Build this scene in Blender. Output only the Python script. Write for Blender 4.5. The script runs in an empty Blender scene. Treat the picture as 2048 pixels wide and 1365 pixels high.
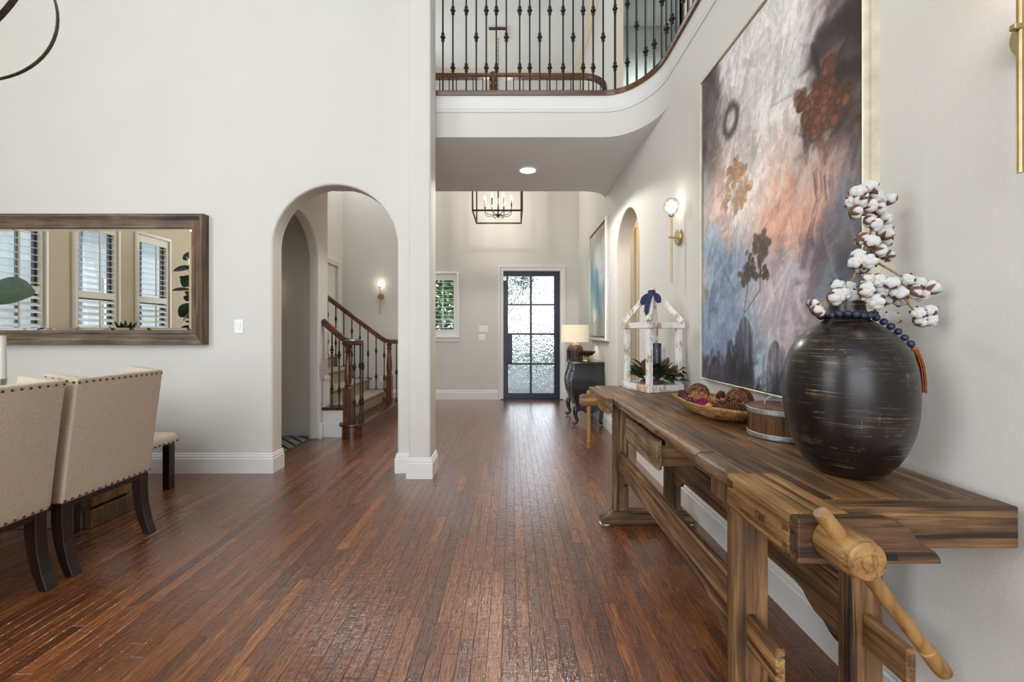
import bpy, bmesh, math, random
import numpy as np
from mathutils import Vector, Matrix, Quaternion
R = random.Random(7)
S = bpy.context.scene
COL = S.collection
F, VX, VY, HC = 840.0, 1023.0, 664.0, 1.25

# ------------------------------------------------------------------ camera
cam = bpy.data.cameras.new('camera')
cam.sensor_width = 36.0
cam.lens = F / 2048 * 36.0
cam.shift_x = 1.0 / 2048
cam.shift_y = -(682.5 - VY) / 2048
cam.clip_start = 0.05
camo = bpy.data.objects.new('camera', cam)
camo.location = (0, 0, HC)
camo.rotation_euler = (math.pi / 2, 0, 0)
COL.objects.link(camo)
S.camera = camo

# ------------------------------------------------------------------ world, sun, lights, exposure
W = bpy.data.worlds.new('sky')
S.world = W
W.use_nodes = True
bg = W.node_tree.nodes['Background']
bg.inputs['Color'].default_value = (0.80, 0.90, 1.0, 1)
bg.inputs['Strength'].default_value = 4.2
S.view_settings.view_transform = 'Standard'
S.view_settings.look = 'None'
S.view_settings.gamma = 1.0
S.view_settings.use_curve_mapping = False
S.view_settings.exposure = -0.10
S.cycles.use_denoising = True
S.cycles.max_bounces = 9
S.cycles.diffuse_bounces = 4
S.cycles.glossy_bounces = 4
S.cycles.transmission_bounces = 8
S.cycles.transparent_max_bounces = 8
S.cycles.caustics_reflective = False
S.cycles.caustics_refractive = False
S.cycles.sample_clamp_indirect = 6.0


def lamp(name, kind, loc, energy, color=(1, 1, 1), size=None, aim=None, size_y=None, radius=None):
    d = bpy.data.lights.new(name, kind)
    d.energy = energy
    d.color = color
    if kind == 'AREA':
        d.shape = 'RECTANGLE'
        d.size = size
        d.size_y = size_y or size
    if radius is not None:
        d.shadow_soft_size = radius
    o = bpy.data.objects.new(name, d)
    o.location = loc
    if aim is not None:
        v = Vector(aim) - Vector(loc)
        o.rotation_euler = v.to_track_quat('-Z', 'Y').to_euler()
    COL.objects.link(o)
    return o


sun = lamp('sun', 'SUN', (0, 20, 20), 4.5, (1.0, 0.95, 0.86))
sun.data.angle = 0.02
sun.rotation_euler = Vector((-0.45, 0.25, -1)).to_track_quat('-Z', 'Y').to_euler()
# daylight entering through the tall windows behind the camera and the dining windows
lamp('daylight_rear_window', 'AREA', (-1.2, -4.9, 1.9), 115, (0.97, 0.985, 1.0), 4.6, (-1.2, 5, 1.7), 2.8)
lamp('daylight_rear_upper_window', 'AREA', (-1.6, -4.9, 4.7), 50, (0.98, 0.99, 1.0), 5.0, (-1.4, 5, 3.4), 1.8)
lamp('daylight_left_upper_window', 'AREA', (-5.62, -1.9, 4.4), 100, (0.98, 0.99, 1.0), 3.2, (2, 1.2, 2.2), 1.8)
lamp('daylight_left_window', 'AREA', (-5.62, -1.6, 1.8), 90, (0.90, 0.96, 1.0), 2.2, (1, 1.2, 1.1), 2.0)
lamp('foyer_fill_light', 'AREA', (-2.6, 7.6, 4.9), 120, (0.97, 0.98, 1.0), 1.8, (0.9, 4.6, 1.4), 1.4)  # added fill for foyer and space under the bridge; no window opening here
lamp('upper_hall_fill_light', 'AREA', (3.1, 3.0, 5.2), 45, (0.95, 0.98, 1.0), 2.0, (1.0, 4.6, 4.6), 1.4)  # added area light inside the upper hall; its wall has no window opening


# ------------------------------------------------------------------ mesh builder
class MB:
    def __init__(s):
        s.v, s.f = [], []

    def add(s, vs, fs):
        n = len(s.v)
        s.v += [tuple(v) for v in vs]
        s.f += [tuple(i + n for i in f) for f in fs]
        return s

    def box(s, x0, x1, y0, y1, z0, z1):
        return s.add([(x0, y0, z0), (x1, y0, z0), (x1, y1, z0), (x0, y1, z0), (x0, y0, z1), (x1, y0, z1), (x1, y1, z1), (x0, y1, z1)],
                     [(0, 3, 2, 1), (4, 5, 6, 7), (0, 1, 5, 4), (1, 2, 6, 5), (2, 3, 7, 6), (3, 0, 4, 7)])

    def rings(s, rings, closed_ring=True, cap=True, loop=False):
        n = len(rings[0])
        base = len(s.v)
        for r in rings:
            s.v += [tuple(p) for p in r]
        m = len(rings)
        for i in range(m if loop else m - 1):
            a, b = base + i * n, base + ((i + 1) % m) * n
            for j in range(n if closed_ring else n - 1):
                k = (j + 1) % n
                s.f.append((a + j, a + k, b + k, b + j))
        if cap and not loop and closed_ring:
            s.f.append(tuple(base + j for j in reversed(range(n))))
            s.f.append(tuple(base + (m - 1) * n + j for j in range(n)))
        return s

    def tube(s, pts, r, n=8, cap=True, loop=False):
        pts = [Vector(p) for p in pts]
        m = len(pts)
        rs = r if isinstance(r, (list, tuple)) else [r] * m
        rings = []
        prev = None
        for i, p in enumerate(pts):
            if loop:
                t = (pts[(i + 1) % m] - pts[i - 1])
            else:
                t = pts[min(i + 1, m - 1)] - pts[max(i - 1, 0)]
            t.normalize()
            if prev is None:
                a = Vector((0, 0, 1)) if abs(t.z) < 0.9 else Vector((1, 0, 0))
                u = t.cross(a).normalized()
            else:
                u = (prev - t * prev.dot(t))
                u = u.normalized() if u.length > 1e-6 else t.orthogonal().normalized()
            prev = u
            w = t.cross(u)
            rings.append([p + (u * math.cos(2 * math.pi * k / n) + w * math.sin(2 * math.pi * k / n)) * rs[i] for k in range(n)])
        return s.rings(rings, True, cap, loop)

    def cyl(s, p0, p1, r0, r1=None, n=24):
        return s.tube([p0, p1], [r0, r0 if r1 is None else r1], n)

    def lathe(s, prof, c=(0, 0, 0), n=32, axis='z', cap=True):
        rings = []
        for r, h in prof:
            ring = []
            for k in range(n):
                a = 2 * math.pi * k / n
                ca, sa = r * math.cos(a), r * math.sin(a)
                p = {'z': (ca, sa, h), 'y': (ca, h, -sa), 'x': (h, ca, sa)}[axis]
                ring.append((p[0] + c[0], p[1] + c[1], p[2] + c[2]))
            rings.append(ring)
        return s.rings(rings, True, cap)

    def prism(s, poly, mapf, h0, h1):
        """poly: 2-D outline; mapf(u, v, h) -> xyz"""
        n = len(poly)
        base = len(s.v)
        s.v += [tuple(mapf(u, v, h0)) for u, v in poly] + [tuple(mapf(u, v, h1)) for u, v in poly]
        s.f.append(tuple(base + i for i in reversed(range(n))))
        s.f.append(tuple(base + n + i for i in range(n)))
        for i in range(n):
            j = (i + 1) % n
            s.f.append((base + i, base + j, base + n + j, base + n + i))
        return s

    def sweep(s, path, prof, mapf, closed=False):
        """sweep a profile of (offset, height) along a 2-D path with mitred corners; mapf(u, v, h)"""
        m = len(path)
        P = [Vector(p) for p in path]
        rings = []
        for i in range(m):
            if closed or 0 < i < m - 1:
                d0 = (P[i] - P[i - 1]).normalized()
                d1 = (P[(i + 1) % m] - P[i]).normalized()
            elif i == 0:
                d0 = d1 = (P[1] - P[0]).normalized()
            else:
                d0 = d1 = (P[-1] - P[-2]).normalized()
            n0, n1 = Vector((d0.y, -d0.x)), Vector((d1.y, -d1.x))
            b = n0 + n1
            b = b / max(0.2, b.dot(n0)) if b.length > 1e-5 else n0
            rings.append([mapf(P[i].x + b.x * d, P[i].y + b.y * d, h) for d, h in prof])
        return s.rings(rings, True, not closed, closed)

    def ico(s, c, r, sub=1, jit=0.0, sc=(1, 1, 1), rng=R):
        bm = bmesh.new()
        bmesh.ops.create_icosphere(bm, subdivisions=sub, radius=1)
        vs = []
        for v in bm.verts:
            k = r * (1 + rng.uniform(-jit, jit))
            vs.append((c[0] + v.co.x * k * sc[0], c[1] + v.co.y * k * sc[1], c[2] + v.co.z * k * sc[2]))
        fs = [tuple(v.index for v in f.verts) for f in bm.faces]
        bm.free()
        return s.add(vs, fs)

    def xf(s, M):
        s.v = [tuple(M @ Vector(v)) for v in s.v]
        return s


WM = {}


def build(mb, name, mat, parent=None, smooth=False, bevel=0.0, seg=1, origin=None, local=False, angle=40, label=None):
    me = bpy.data.meshes.new(name)
    if parent is not None:
        M = WM[parent.name]
    elif origin is not None:
        M = Matrix.Translation(origin)
    else:
        M = Matrix.Identity(4)
    vs = mb.v
    if not local and M != Matrix.Identity(4):
        Mi = M.inverted()
        vs = [Mi @ Vector(v) for v in vs]
    me.from_pydata([tuple(v) for v in vs], [], mb.f)
    bm = bmesh.new()
    bm.from_mesh(me)
    bmesh.ops.recalc_face_normals(bm, faces=bm.faces[:])
    if bevel:
        ed = [e for e in bm.edges if len(e.link_faces) == 2 and e.calc_face_angle(0) > math.radians(angle)]
        bmesh.ops.bevel(bm, geom=ed, offset=bevel, segments=seg, affect='EDGES', clamp_overlap=True, profile=0.6)
    if smooth:
        for f in bm.faces:
            f.smooth = True
        if smooth != 'all':
            for e in bm.edges:
                if len(e.link_faces) == 2 and e.calc_face_angle(0) > math.radians(38):
                    e.smooth = False
    bm.to_mesh(me)
    bm.free()
    me.materials.append(mat)
    o = bpy.data.objects.new(name, me)
    COL.objects.link(o)
    if parent is not None:
        o.parent = parent
        WM[o.name] = M.copy()
    else:
        if origin is not None:
            o.location = origin
        WM[o.name] = M.copy()
    if label:
        o['label'] = label
    return o


def tag(o, label, cat, group=None):
    o['label'] = label
    o['category'] = cat
    if group:
        o['group'] = group
    return o


def struct(o, label=None):
    o['kind'] = 'structure'
    if label:
        o['label'] = label
    return o


def thing(name, label, cat, loc=(0, 0, 0), rotz=0.0, group=None):
    o = bpy.data.objects.new(name, None)
    o.empty_display_size = 0.1
    COL.objects.link(o)
    o.location = loc
    o.rotation_euler = (0, 0, rotz)
    WM[o.name] = Matrix.Translation(loc) @ Matrix.Rotation(rotz, 4, 'Z')
    return tag(o, label, cat, group)


def place(mesh_obj, name, parent, loc, rot=(0, 0, 0), scale=(1, 1, 1), mat=None):
    """another part sharing mesh data, placed in the parent's local space"""
    o = bpy.data.objects.new(name, mesh_obj if isinstance(mesh_obj, bpy.types.Mesh) else mesh_obj.data)
    COL.objects.link(o)
    o.parent = parent
    o.location = loc
    if isinstance(rot, Quaternion):
        o.rotation_mode = 'QUATERNION'
        o.rotation_quaternion = rot
    else:
        o.rotation_euler = rot
    o.scale = scale
    return o


def mesh_only(mb, name, mat, smooth=False, bevel=0.0):
    o = build(mb, name, mat, smooth=smooth, bevel=bevel, local=True)
    me = o.data
    bpy.data.objects.remove(o)
    return me


def dup(o, loc, rotz=None, label=None):
    c = o.copy()
    COL.objects.link(c)
    c.location = loc
    if rotz is not None:
        c.rotation_euler = (0, 0, rotz)
    if label:
        c['label'] = label
    for ch in list(o.children):
        d = ch.copy()
        COL.objects.link(d)
        d.parent = c
        for g in list(ch.children):
            e = g.copy()
            COL.objects.link(e)
            e.parent = d
    return c


XZ = lambda y: (lambda u, v, h: (u, y - h, v))          # outline in x,z; h towards the camera
XY = lambda u, v, h: (u, v, h)
YZ = lambda u, v, h: (h, u, v)


def arc(cx, cy, rx, ry, a0, a1, n):
    return [(cx + rx * math.cos(math.radians(a0 + (a1 - a0) * i / n)), cy + ry * math.sin(math.radians(a0 + (a1 - a0) * i / n))) for i in range(n + 1)]


# ------------------------------------------------------------------ materials
def srgb(r, g, b):
    f = lambda c: (c / 255 / 12.92) if c / 255 <= 0.04045 else ((c / 255 + 0.055) / 1.055) ** 2.4
    return (f(r), f(g), f(b), 1.0)


def new_mat(name):
    m = bpy.data.materials.new(name)
    m.use_nodes = True
    nt = m.node_tree
    b = nt.nodes['Principled BSDF']
    return m, nt, b


def nd(nt, t, **kw):
    n = nt.nodes.new(t)
    for k, v in kw.items():
        if k in n.inputs:
            n.inputs[k].default_value = v
        else:
            setattr(n, k, v)
    return n


def lk(nt, a, b):
    nt.links.new(a, b)


def ramp(nt, stops, interp='LINEAR'):
    n = nt.nodes.new('ShaderNodeValToRGB')
    n.color_ramp.interpolation = interp
    el = n.color_ramp.elements
    while len(el) < len(stops):
        el.new(0.5)
    for e, (p, c) in zip(el, stops):
        e.position = p
        e.color = c
    return n


def coords(nt, scale=(1, 1, 1), kind='Object', rot=(0, 0, 0)):
    tc = nd(nt, 'ShaderNodeTexCoord')
    mp = nd(nt, 'ShaderNodeMapping')
    mp.inputs['Scale'].default_value = scale
    mp.inputs['Rotation'].default_value = rot
    lk(nt, tc.outputs[kind], mp.inputs['Vector'])
    return mp.outputs['Vector']


def bump(nt, b, h, strength=0.2, dist=0.002):
    bn = nd(nt, 'ShaderNodeBump')
    bn.inputs['Strength'].default_value = strength
    bn.inputs['Distance'].default_value = dist
    lk(nt, h, bn.inputs['Height'])
    lk(nt, bn.outputs['Normal'], b.inputs['Normal'])
    return bn


def plain(name, col, rough=0.5, metal=0.0, noise=0.06, nscale=30, bmp=0.0, bscale=200, spec=None, sheen=0, coat=0):
    m, nt, b = new_mat(name)
    v = coords(nt)
    n = nd(nt, 'ShaderNodeTexNoise', Scale=nscale, Detail=4.0)
    lk(nt, v, n.inputs['Vector'])
    c0 = tuple(x * (1 - noise) for x in col[:3]) + (1,)
    c1 = tuple(min(1, x * (1 + noise)) for x in col[:3]) + (1,)
    r = ramp(nt, [(0.3, c0), (0.7, c1)])
    lk(nt, n.outputs['Fac'], r.inputs['Fac'])
    lk(nt, r.outputs['Color'], b.inputs['Base Color'])
    b.inputs['Roughness'].default_value = rough
    b.inputs['Metallic'].default_value = metal
    if spec is not None:
        b.inputs['Specular IOR Level'].default_value = spec
    if sheen:
        b.inputs['Sheen Weight'].default_value = sheen
    if coat:
        b.inputs['Coat Weight'].default_value = coat
        b.inputs['Coat Roughness'].default_value = 0.15
    if bmp:
        n2 = nd(nt, 'ShaderNodeTexNoise', Scale=bscale, Detail=3.0)
        lk(nt, v, n2.inputs['Vector'])
        bump(nt, b, n2.outputs['Fac'], bmp, 0.004)
    return m


def wood(name, dark, mid, light, axis='y', scale=1.0, rough=0.5, bmp=0.35, spots=0.5, vary=0.25, crack=0.5):
    """grain runs along the given axis of the object's own space"""
    m, nt, b = new_mat(name)
    hi, lo = 26 * scale, 1.6 * scale
    sc = {'x': (lo, hi, hi), 'y': (hi, lo, hi), 'z': (hi, hi, lo)}[axis]
    tc = nd(nt, 'ShaderNodeTexCoord')
    oi = nd(nt, 'ShaderNodeObjectInfo')
    sh = nd(nt, 'ShaderNodeVectorMath', operation='MULTIPLY_ADD')
    sh.inputs[1].default_value = (1, 1, 1)
    mul = nd(nt, 'ShaderNodeVectorMath', operation='SCALE')
    cmb = nd(nt, 'ShaderNodeCombineXYZ')
    for i in range(3):
        lk(nt, oi.outputs['Random'], cmb.inputs[i])
    lk(nt, cmb.outputs[0], mul.inputs[0])
    mul.inputs['Scale'].default_value = 17.3
    lk(nt, tc.outputs['Object'], sh.inputs[0])
    lk(nt, mul.outputs[0], sh.inputs[2])
    mp = nd(nt, 'ShaderNodeMapping')
    mp.inputs['Scale'].default_value = sc
    lk(nt, sh.outputs[0], mp.inputs['Vector'])
    n1 = nd(nt, 'ShaderNodeTexNoise', Scale=1.0, Detail=7.0, Roughness=0.62, Distortion=0.6)
    lk(nt, mp.outputs[0], n1.inputs['Vector'])
    r1 = ramp(nt, [(0.28, dark), (0.5, mid), (0.72, light)])
    lk(nt, n1.outputs['Fac'], r1.inputs['Fac'])
    mp2 = nd(nt, 'ShaderNodeMapping')
    mp2.inputs['Scale'].default_value = tuple(x * 3.2 if x > 10 * scale else x * 1.5 for x in sc)
    lk(nt, sh.outputs[0], mp2.inputs['Vector'])
    n2 = nd(nt, 'ShaderNodeTexNoise', Scale=1.0, Detail=5.0, Roughness=0.7)
    lk(nt, mp2.outputs[0], n2.inputs['Vector'])
    r2 = ramp(nt, [(0.36, (1 - crack, 1 - crack, 1 - crack, 1)), (0.5, (1, 1, 1, 1))])
    lk(nt, n2.outputs['Fac'], r2.inputs['Fac'])
    n3 = nd(nt, 'ShaderNodeTexNoise', Scale=5.0 * scale, Detail=3.0)
    lk(nt, sh.outputs[0], n3.inputs['Vector'])
    r3 = ramp(nt, [(0.3, (1 - spots, 1 - spots, 1 - spots, 1)), (0.62, (1.1, 1.1, 1.1, 1))])
    lk(nt, n3.outputs['Fac'], r3.inputs['Fac'])
    m1 = nd(nt, 'ShaderNodeMix', data_type='RGBA', blend_type='MULTIPLY')
    m1.inputs[0].default_value = 1.0
    lk(nt, r1.outputs[0], m1.inputs[6])
    lk(nt, r2.outputs[0], m1.inputs[7])
    m2 = nd(nt, 'ShaderNodeMix', data_type='RGBA', blend_type='MULTIPLY')
    m2.inputs[0].default_value = 1.0
    lk(nt, m1.outputs[2], m2.inputs[6])
    lk(nt, r3.outputs[0], m2.inputs[7])
    mp4 = nd(nt, 'ShaderNodeMapping')
    mp4.inputs['Scale'].default_value = tuple(x * 2.0 if x > 10 * scale else x * 0.7 for x in sc)
    lk(nt, sh.outputs[0], mp4.inputs['Vector'])
    n5 = nd(nt, 'ShaderNodeTexNoise', Scale=1.0, Detail=3.0, Roughness=0.55, Distortion=0.3)
    lk(nt, mp4.outputs[0], n5.inputs['Vector'])
    r5 = ramp(nt, [(0.365, (1 - crack * 1.25, 1 - crack * 1.3, 1 - crack * 1.35, 1)), (0.40, (1, 1, 1, 1))])
    lk(nt, n5.outputs['Fac'], r5.inputs['Fac'])
    m5 = nd(nt, 'ShaderNodeMix', data_type='RGBA', blend_type='MULTIPLY')
    m5.inputs[0].default_value = 1.0
    lk(nt, m2.outputs[2], m5.inputs[6])
    lk(nt, r5.outputs[0], m5.inputs[7])
    m2 = m5
    hs = nd(nt, 'ShaderNodeHueSaturation')
    mr = nd(nt, 'ShaderNodeMapRange')
    mr.inputs['To Min'].default_value = 1 - vary
    mr.inputs['To Max'].default_value = 1 + vary
    lk(nt, oi.outputs['Random'], mr.inputs['Value'])
    lk(nt, mr.outputs[0], hs.inputs['Value'])
    lk(nt, m2.outputs[2], hs.inputs['Color'])
    lk(nt, hs.outputs[0], b.inputs['Base Color'])
    b.inputs['Roughness'].default_value = rough
    bump(nt, b, n2.outputs['Fac'], bmp, 0.004)
    return m


M_wall = plain('wall_paint', (0.70, 0.677, 0.632), 0.85, noise=0.012, nscale=3, bmp=0.22, bscale=140)
M_tan = plain('beige_wall', (0.60, 0.50, 0.34), 0.85, noise=0.015, nscale=3, bmp=0.08, bscale=140)  # beige base colour, used on the left wall only
M_ceil = plain('ceiling_paint', (0.80, 0.84, 0.855), 0.9, noise=0.012, nscale=3, bmp=0.1, bscale=120)
M_trim = plain('white_trim_paint', (0.80, 0.79, 0.765), 0.35, noise=0.01, nscale=5)
M_cream = plain('cream_trim_paint', (0.72, 0.64, 0.50), 0.4, noise=0.01, nscale=5)
M_green = plain('pale_green_paint', (0.42, 0.46, 0.42), 0.85, noise=0.015, nscale=3)
M_iron = plain('black_wrought_iron', (0.022, 0.020, 0.018), 0.45, 0.4, noise=0.3, nscale=60)
M_iron_door = plain('dark_navy_iron', (0.016, 0.018, 0.030), 0.38, 0.2, noise=0.2, nscale=20)
M_brass = plain('brushed_brass', (0.42, 0.32, 0.17), 0.36, 0.9, noise=0.12, nscale=25)
M_gold = plain('champagne_gold', (0.66, 0.61, 0.47), 0.45, 0.35, noise=0.12, nscale=18)
M_silver = plain('silver_leaf', (0.75, 0.72, 0.65), 0.35, 0.7, noise=0.1, nscale=18)
M_bronze = plain('dark_bronze', (0.045, 0.034, 0.026), 0.4, 0.7, noise=0.3, nscale=40)
M_plastic = plain('white_plastic', (0.86, 0.85, 0.82), 0.3, noise=0.01)
M_dark = plain('black_shadow_gap', (0.01, 0.009, 0.008), 0.8)
M_galv = plain('galvanised_metal', (0.42, 0.44, 0.45), 0.42, 0.8, noise=0.35, nscale=90)
M_espresso = wood('espresso_wood', srgb(20, 10, 8), srgb(34, 18, 14), srgb(50, 28, 20), 'z', 1.0, 0.32, 0.1, 0.2, 0.1, 0.1)
M_stair = wood('stained_stair_wood', srgb(44, 24, 13), srgb(86, 50, 28), srgb(120, 74, 42), 'x', 1.0, 0.25, 0.1, 0.3, 0.15, 0.3)
M_rail = wood('stained_rail_wood', srgb(52, 30, 17), srgb(96, 58, 34), srgb(128, 82, 48), 'x', 0.8, 0.25, 0.1, 0.3, 0.1, 0.3)
M_newel = wood('stained_newel_wood', srgb(56, 32, 19), srgb(102, 64, 40), srgb(134, 88, 54), 'z', 1.2, 0.25, 0.1, 0.3, 0.1, 0.3)
_b = (srgb(50, 33, 21), srgb(118, 84, 52), srgb(172, 132, 86))
M_bench_y = wood('reclaimed_wood_lengthwise', *_b, 'y', 1.0, 0.42, 0.6, 0.45, 0.24, 0.6)
M_bench_x = wood('reclaimed_wood_crosswise', *_b, 'x', 1.0, 0.5, 0.6, 0.45, 0.15, 0.6)
M_bench_z = wood('reclaimed_wood_upright', *_b, 'z', 1.0, 0.55, 0.6, 0.45, 0.15, 0.6)
_g = (srgb(80, 58, 38), srgb(128, 100, 72), srgb(168, 140, 112))
M_drawer = wood('greyed_drawer_wood', *_g, 'y', 1.3, 0.6, 0.9, 0.4, 0.1, 0.6)
_y = (srgb(86, 56, 28), srgb(160, 116, 64), srgb(196, 152, 92))
M_vise_y = wood('golden_vise_wood', *_y, 'y', 1.0, 0.5, 0.6, 0.4, 0.1, 0.5)
_v = (srgb(44, 28, 18), srgb(100, 68, 42), srgb(140, 100, 64))
M_vise_x = wood('brown_vise_wood', *_v, 'x', 1.1, 0.5, 0.6, 0.4, 0.1, 0.6)
M_screw_y = wood('turned_screw_wood', srgb(96, 66, 36), srgb(152, 112, 66), srgb(182, 142, 90), 'y', 1.0, 0.4, 0.25, 0.25, 0.05, 0.3)
M_screw_x = wood('turned_screw_wood_far', srgb(96, 66, 36), srgb(150, 112, 70), srgb(182, 142, 96), 'x', 1.0, 0.4, 0.25, 0.25, 0.05, 0.3)
M_handle = wood('turned_handle_wood', srgb(96, 66, 34), srgb(150, 110, 62), srgb(178, 136, 84), 'z', 0.7, 0.42, 0.2, 0.25, 0.05, 0.25)
M_mirror_x = wood('driftwood_frame', srgb(66, 54, 46), srgb(112, 94, 80), srgb(146, 122, 100), 'x', 0.9, 0.5, 0.4, 0.45, 0.1, 0.4)
M_mirror_z = wood('driftwood_frame_upright', srgb(66, 48, 34), srgb(112, 84, 60), srgb(142, 110, 80), 'z', 0.9, 0.5, 0.4, 0.45, 0.1, 0.4)
M_canister = wood('canister_wood', srgb(58, 38, 22), srgb(108, 74, 46), srgb(142, 104, 68), 'z', 1.6, 0.4, 0.2, 0.35, 0.05, 0.35)
M_canlid = wood('canister_lid_wood', srgb(62, 36, 18), srgb(116, 76, 46), srgb(146, 104, 68), 'y', 1.6, 0.4, 0.2, 0.3, 0.05, 0.35)
M_dough = wood('dough_bowl_wood', srgb(120, 78, 40), srgb(176, 130, 78), srgb(212, 172, 116), 'y', 1.2, 0.5, 0.35, 0.45, 0.05, 0.4)
M_lampbase = wood('carved_lamp_wood', srgb(48, 34, 28), srgb(88, 66, 54), srgb(130, 104, 86), 'z', 2.0, 0.55, 0.5, 0.4, 0.05, 0.4)
M_bowl = wood('dark_bowl_wood', srgb(34, 16, 10), srgb(62, 32, 20), srgb(84, 46, 28), 'x', 2.0, 0.25, 0.1, 0.3, 0.05, 0.3)
M_plinth = wood('table_plinth_wood', srgb(58, 38, 22), srgb(112, 80, 50), srgb(150, 112, 74), 'z', 1.2, 0.4, 0.2, 0.3, 0.3, 0.3)


def whitewash():
    m = wood('whitewashed_wood', srgb(150, 116, 84), srgb(196, 164, 126), srgb(222, 196, 160), 'z', 1.4, 0.7, 0.6, 0.3, 0.05, 0.3)
    nt = m.node_tree
    b = nt.nodes['Principled BSDF']
    src = b.inputs['Base Color'].links[0].from_socket
    v = coords(nt, (70, 70, 30))
    n = nd(nt, 'ShaderNodeTexNoise', Scale=1.0, Detail=6.0, Roughness=0.7)
    lk(nt, v, n.inputs['Vector'])
    n4 = nd(nt, 'ShaderNodeTexNoise', Scale=9.0, Detail=3.0)
    lk(nt, coords(nt), n4.inputs['Vector'])
    ad = nd(nt, 'ShaderNodeMath', operation='ADD')
    lk(nt, n.outputs['Fac'], ad.inputs[0])
    lk(nt, n4.outputs['Fac'], ad.inputs[1])
    r = ramp(nt, [(0.42, (0, 0, 0, 1)), (0.50, (1, 1, 1, 1))])
    mr = nd(nt, 'ShaderNodeMath', operation='MULTIPLY')
    mr.inputs[1].default_value = 0.5
    lk(nt, ad.outputs[0], mr.inputs[0])
    lk(nt, mr.outputs[0], r.inputs['Fac'])
    mx = nd(nt, 'ShaderNodeMix', data_type='RGBA')
    lk(nt, r.outputs[0], mx.inputs[0])
    lk(nt, src, mx.inputs[6])
    mx.inputs[7].default_value = (0.82, 0.79, 0.76, 1)
    lk(nt, mx.outputs[2], b.inputs['Base Color'])
    return m


M_white_wood = whitewash()


def floor_mat():
    m, nt, b = new_mat('hand_scraped_floor_wood')
    at = nd(nt, 'ShaderNodeAttribute', attribute_name='tint')
    sep = nd(nt, 'ShaderNodeSeparateColor')
    lk(nt, at.outputs['Color'], sep.inputs[0])
    tc = nd(nt, 'ShaderNodeTexCoord')
    cmb = nd(nt, 'ShaderNodeCombineXYZ')
    ml = nd(nt, 'ShaderNodeMath', operation='MULTIPLY')
    ml.inputs[1].default_value = 31.0
    lk(nt, sep.outputs[1], ml.inputs[0])
    lk(nt, ml.outputs[0], cmb.inputs[1])
    lk(nt, ml.outputs[0], cmb.inputs[2])
    ad = nd(nt, 'ShaderNodeVectorMath', operation='ADD')
    lk(nt, tc.outputs['Object'], ad.inputs[0])
    lk(nt, cmb.outputs[0], ad.inputs[1])

    def mapped(sc):
        mp = nd(nt, 'ShaderNodeMapping')
        mp.inputs['Scale'].default_value = sc
        lk(nt, ad.outputs[0], mp.inputs['Vector'])
        return mp.outputs[0]
    n1 = nd(nt, 'ShaderNodeTexNoise', Scale=1.0, Detail=6.0, Roughness=0.62, Distortion=2.2)
    lk(nt, mapped((62, 5.0, 1)), n1.inputs['Vector'])
    mixf = nd(nt, 'ShaderNodeMath', operation='MULTIPLY_ADD')
    lk(nt, sep.outputs[0], mixf.inputs[0])
    mixf.inputs[1].default_value = 0.26
    s2 = nd(nt, 'ShaderNodeMath', operation='MULTIPLY')
    s2.inputs[1].default_value = 0.74
    lk(nt, n1.outputs['Fac'], s2.inputs[0])
    lk(nt, s2.outputs[0], mixf.inputs[2])
    r1 = ramp(nt, [(0.20, srgb(50, 22, 9)), (0.40, srgb(92, 48, 20)), (0.56, srgb(126, 71, 31)), (0.80, srgb(180, 115, 56))])
    lk(nt, mixf.outputs[0], r1.inputs['Fac'])
    n2 = nd(nt, 'ShaderNodeTexNoise', Scale=1.0, Detail=4.0, Roughness=0.7, Distortion=1.5)
    lk(nt, mapped((190, 11, 1)), n2.inputs['Vector'])
    r2 = ramp(nt, [(0.34, (0.38, 0.36, 0.34, 1)), (0.50, (1, 1, 1, 1)), (0.68, (1.35, 1.28, 1.18, 1))])
    lk(nt, n2.outputs['Fac'], r2.inputs['Fac'])
    mx = nd(nt, 'ShaderNodeMix', data_type='RGBA', blend_type='MULTIPLY')
    mx.inputs[0].default_value = 0.9
    lk(nt, r1.outputs[0], mx.inputs[6])
    lk(nt, r2.outputs[0], mx.inputs[7])
    lk(nt, mx.outputs[2], b.inputs['Base Color'])
    # scraped relief: ridges along the grain bent by a slow wobble, chatter marks across it
    nw = nd(nt, 'ShaderNodeTexNoise', Scale=1.0, Detail=3.0, Roughness=0.6, Distortion=2.0)
    lk(nt, mapped((85, 16, 1)), nw.inputs['Vector'])
    nc = nd(nt, 'ShaderNodeTexNoise', Scale=1.0, Detail=2.0, Distortion=0.8)
    lk(nt, mapped((16, 62, 1)), nc.inputs['Vector'])
    a1 = nd(nt, 'ShaderNodeMath', operation='MULTIPLY_ADD')
    a1.inputs[1].default_value = 1.1
    lk(nt, nc.outputs['Fac'], a1.inputs[0])
    lk(nt, nw.outputs['Fac'], a1.inputs[2])
    a2 = nd(nt, 'ShaderNodeMath', operation='MULTIPLY_ADD')
    a2.inputs[1].default_value = 0.25
    lk(nt, n2.outputs['Fac'], a2.inputs[0])
    lk(nt, a1.outputs[0], a2.inputs[2])
    bump(nt, b, a2.outputs[0], 0.9, 0.0034)
    b.inputs['Roughness'].default_value = 0.26
    b.inputs['Specular IOR Level'].default_value = 0.25
    b.inputs['Coat Weight'].default_value = 1.0
    b.inputs['Coat Roughness'].default_value = 0.10
    b.inputs['Coat IOR'].default_value = 1.5
    bn2 = nd(nt, 'ShaderNodeBump')
    bn2.inputs['Strength'].default_value = 0.8
    bn2.inputs['Distance'].default_value = 0.0013
    lk(nt, a2.outputs[0], bn2.inputs['Height'])
    lk(nt, bn2.outputs[0], b.inputs['Coat Normal'])
    return m


M_floor = floor_mat()


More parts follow.
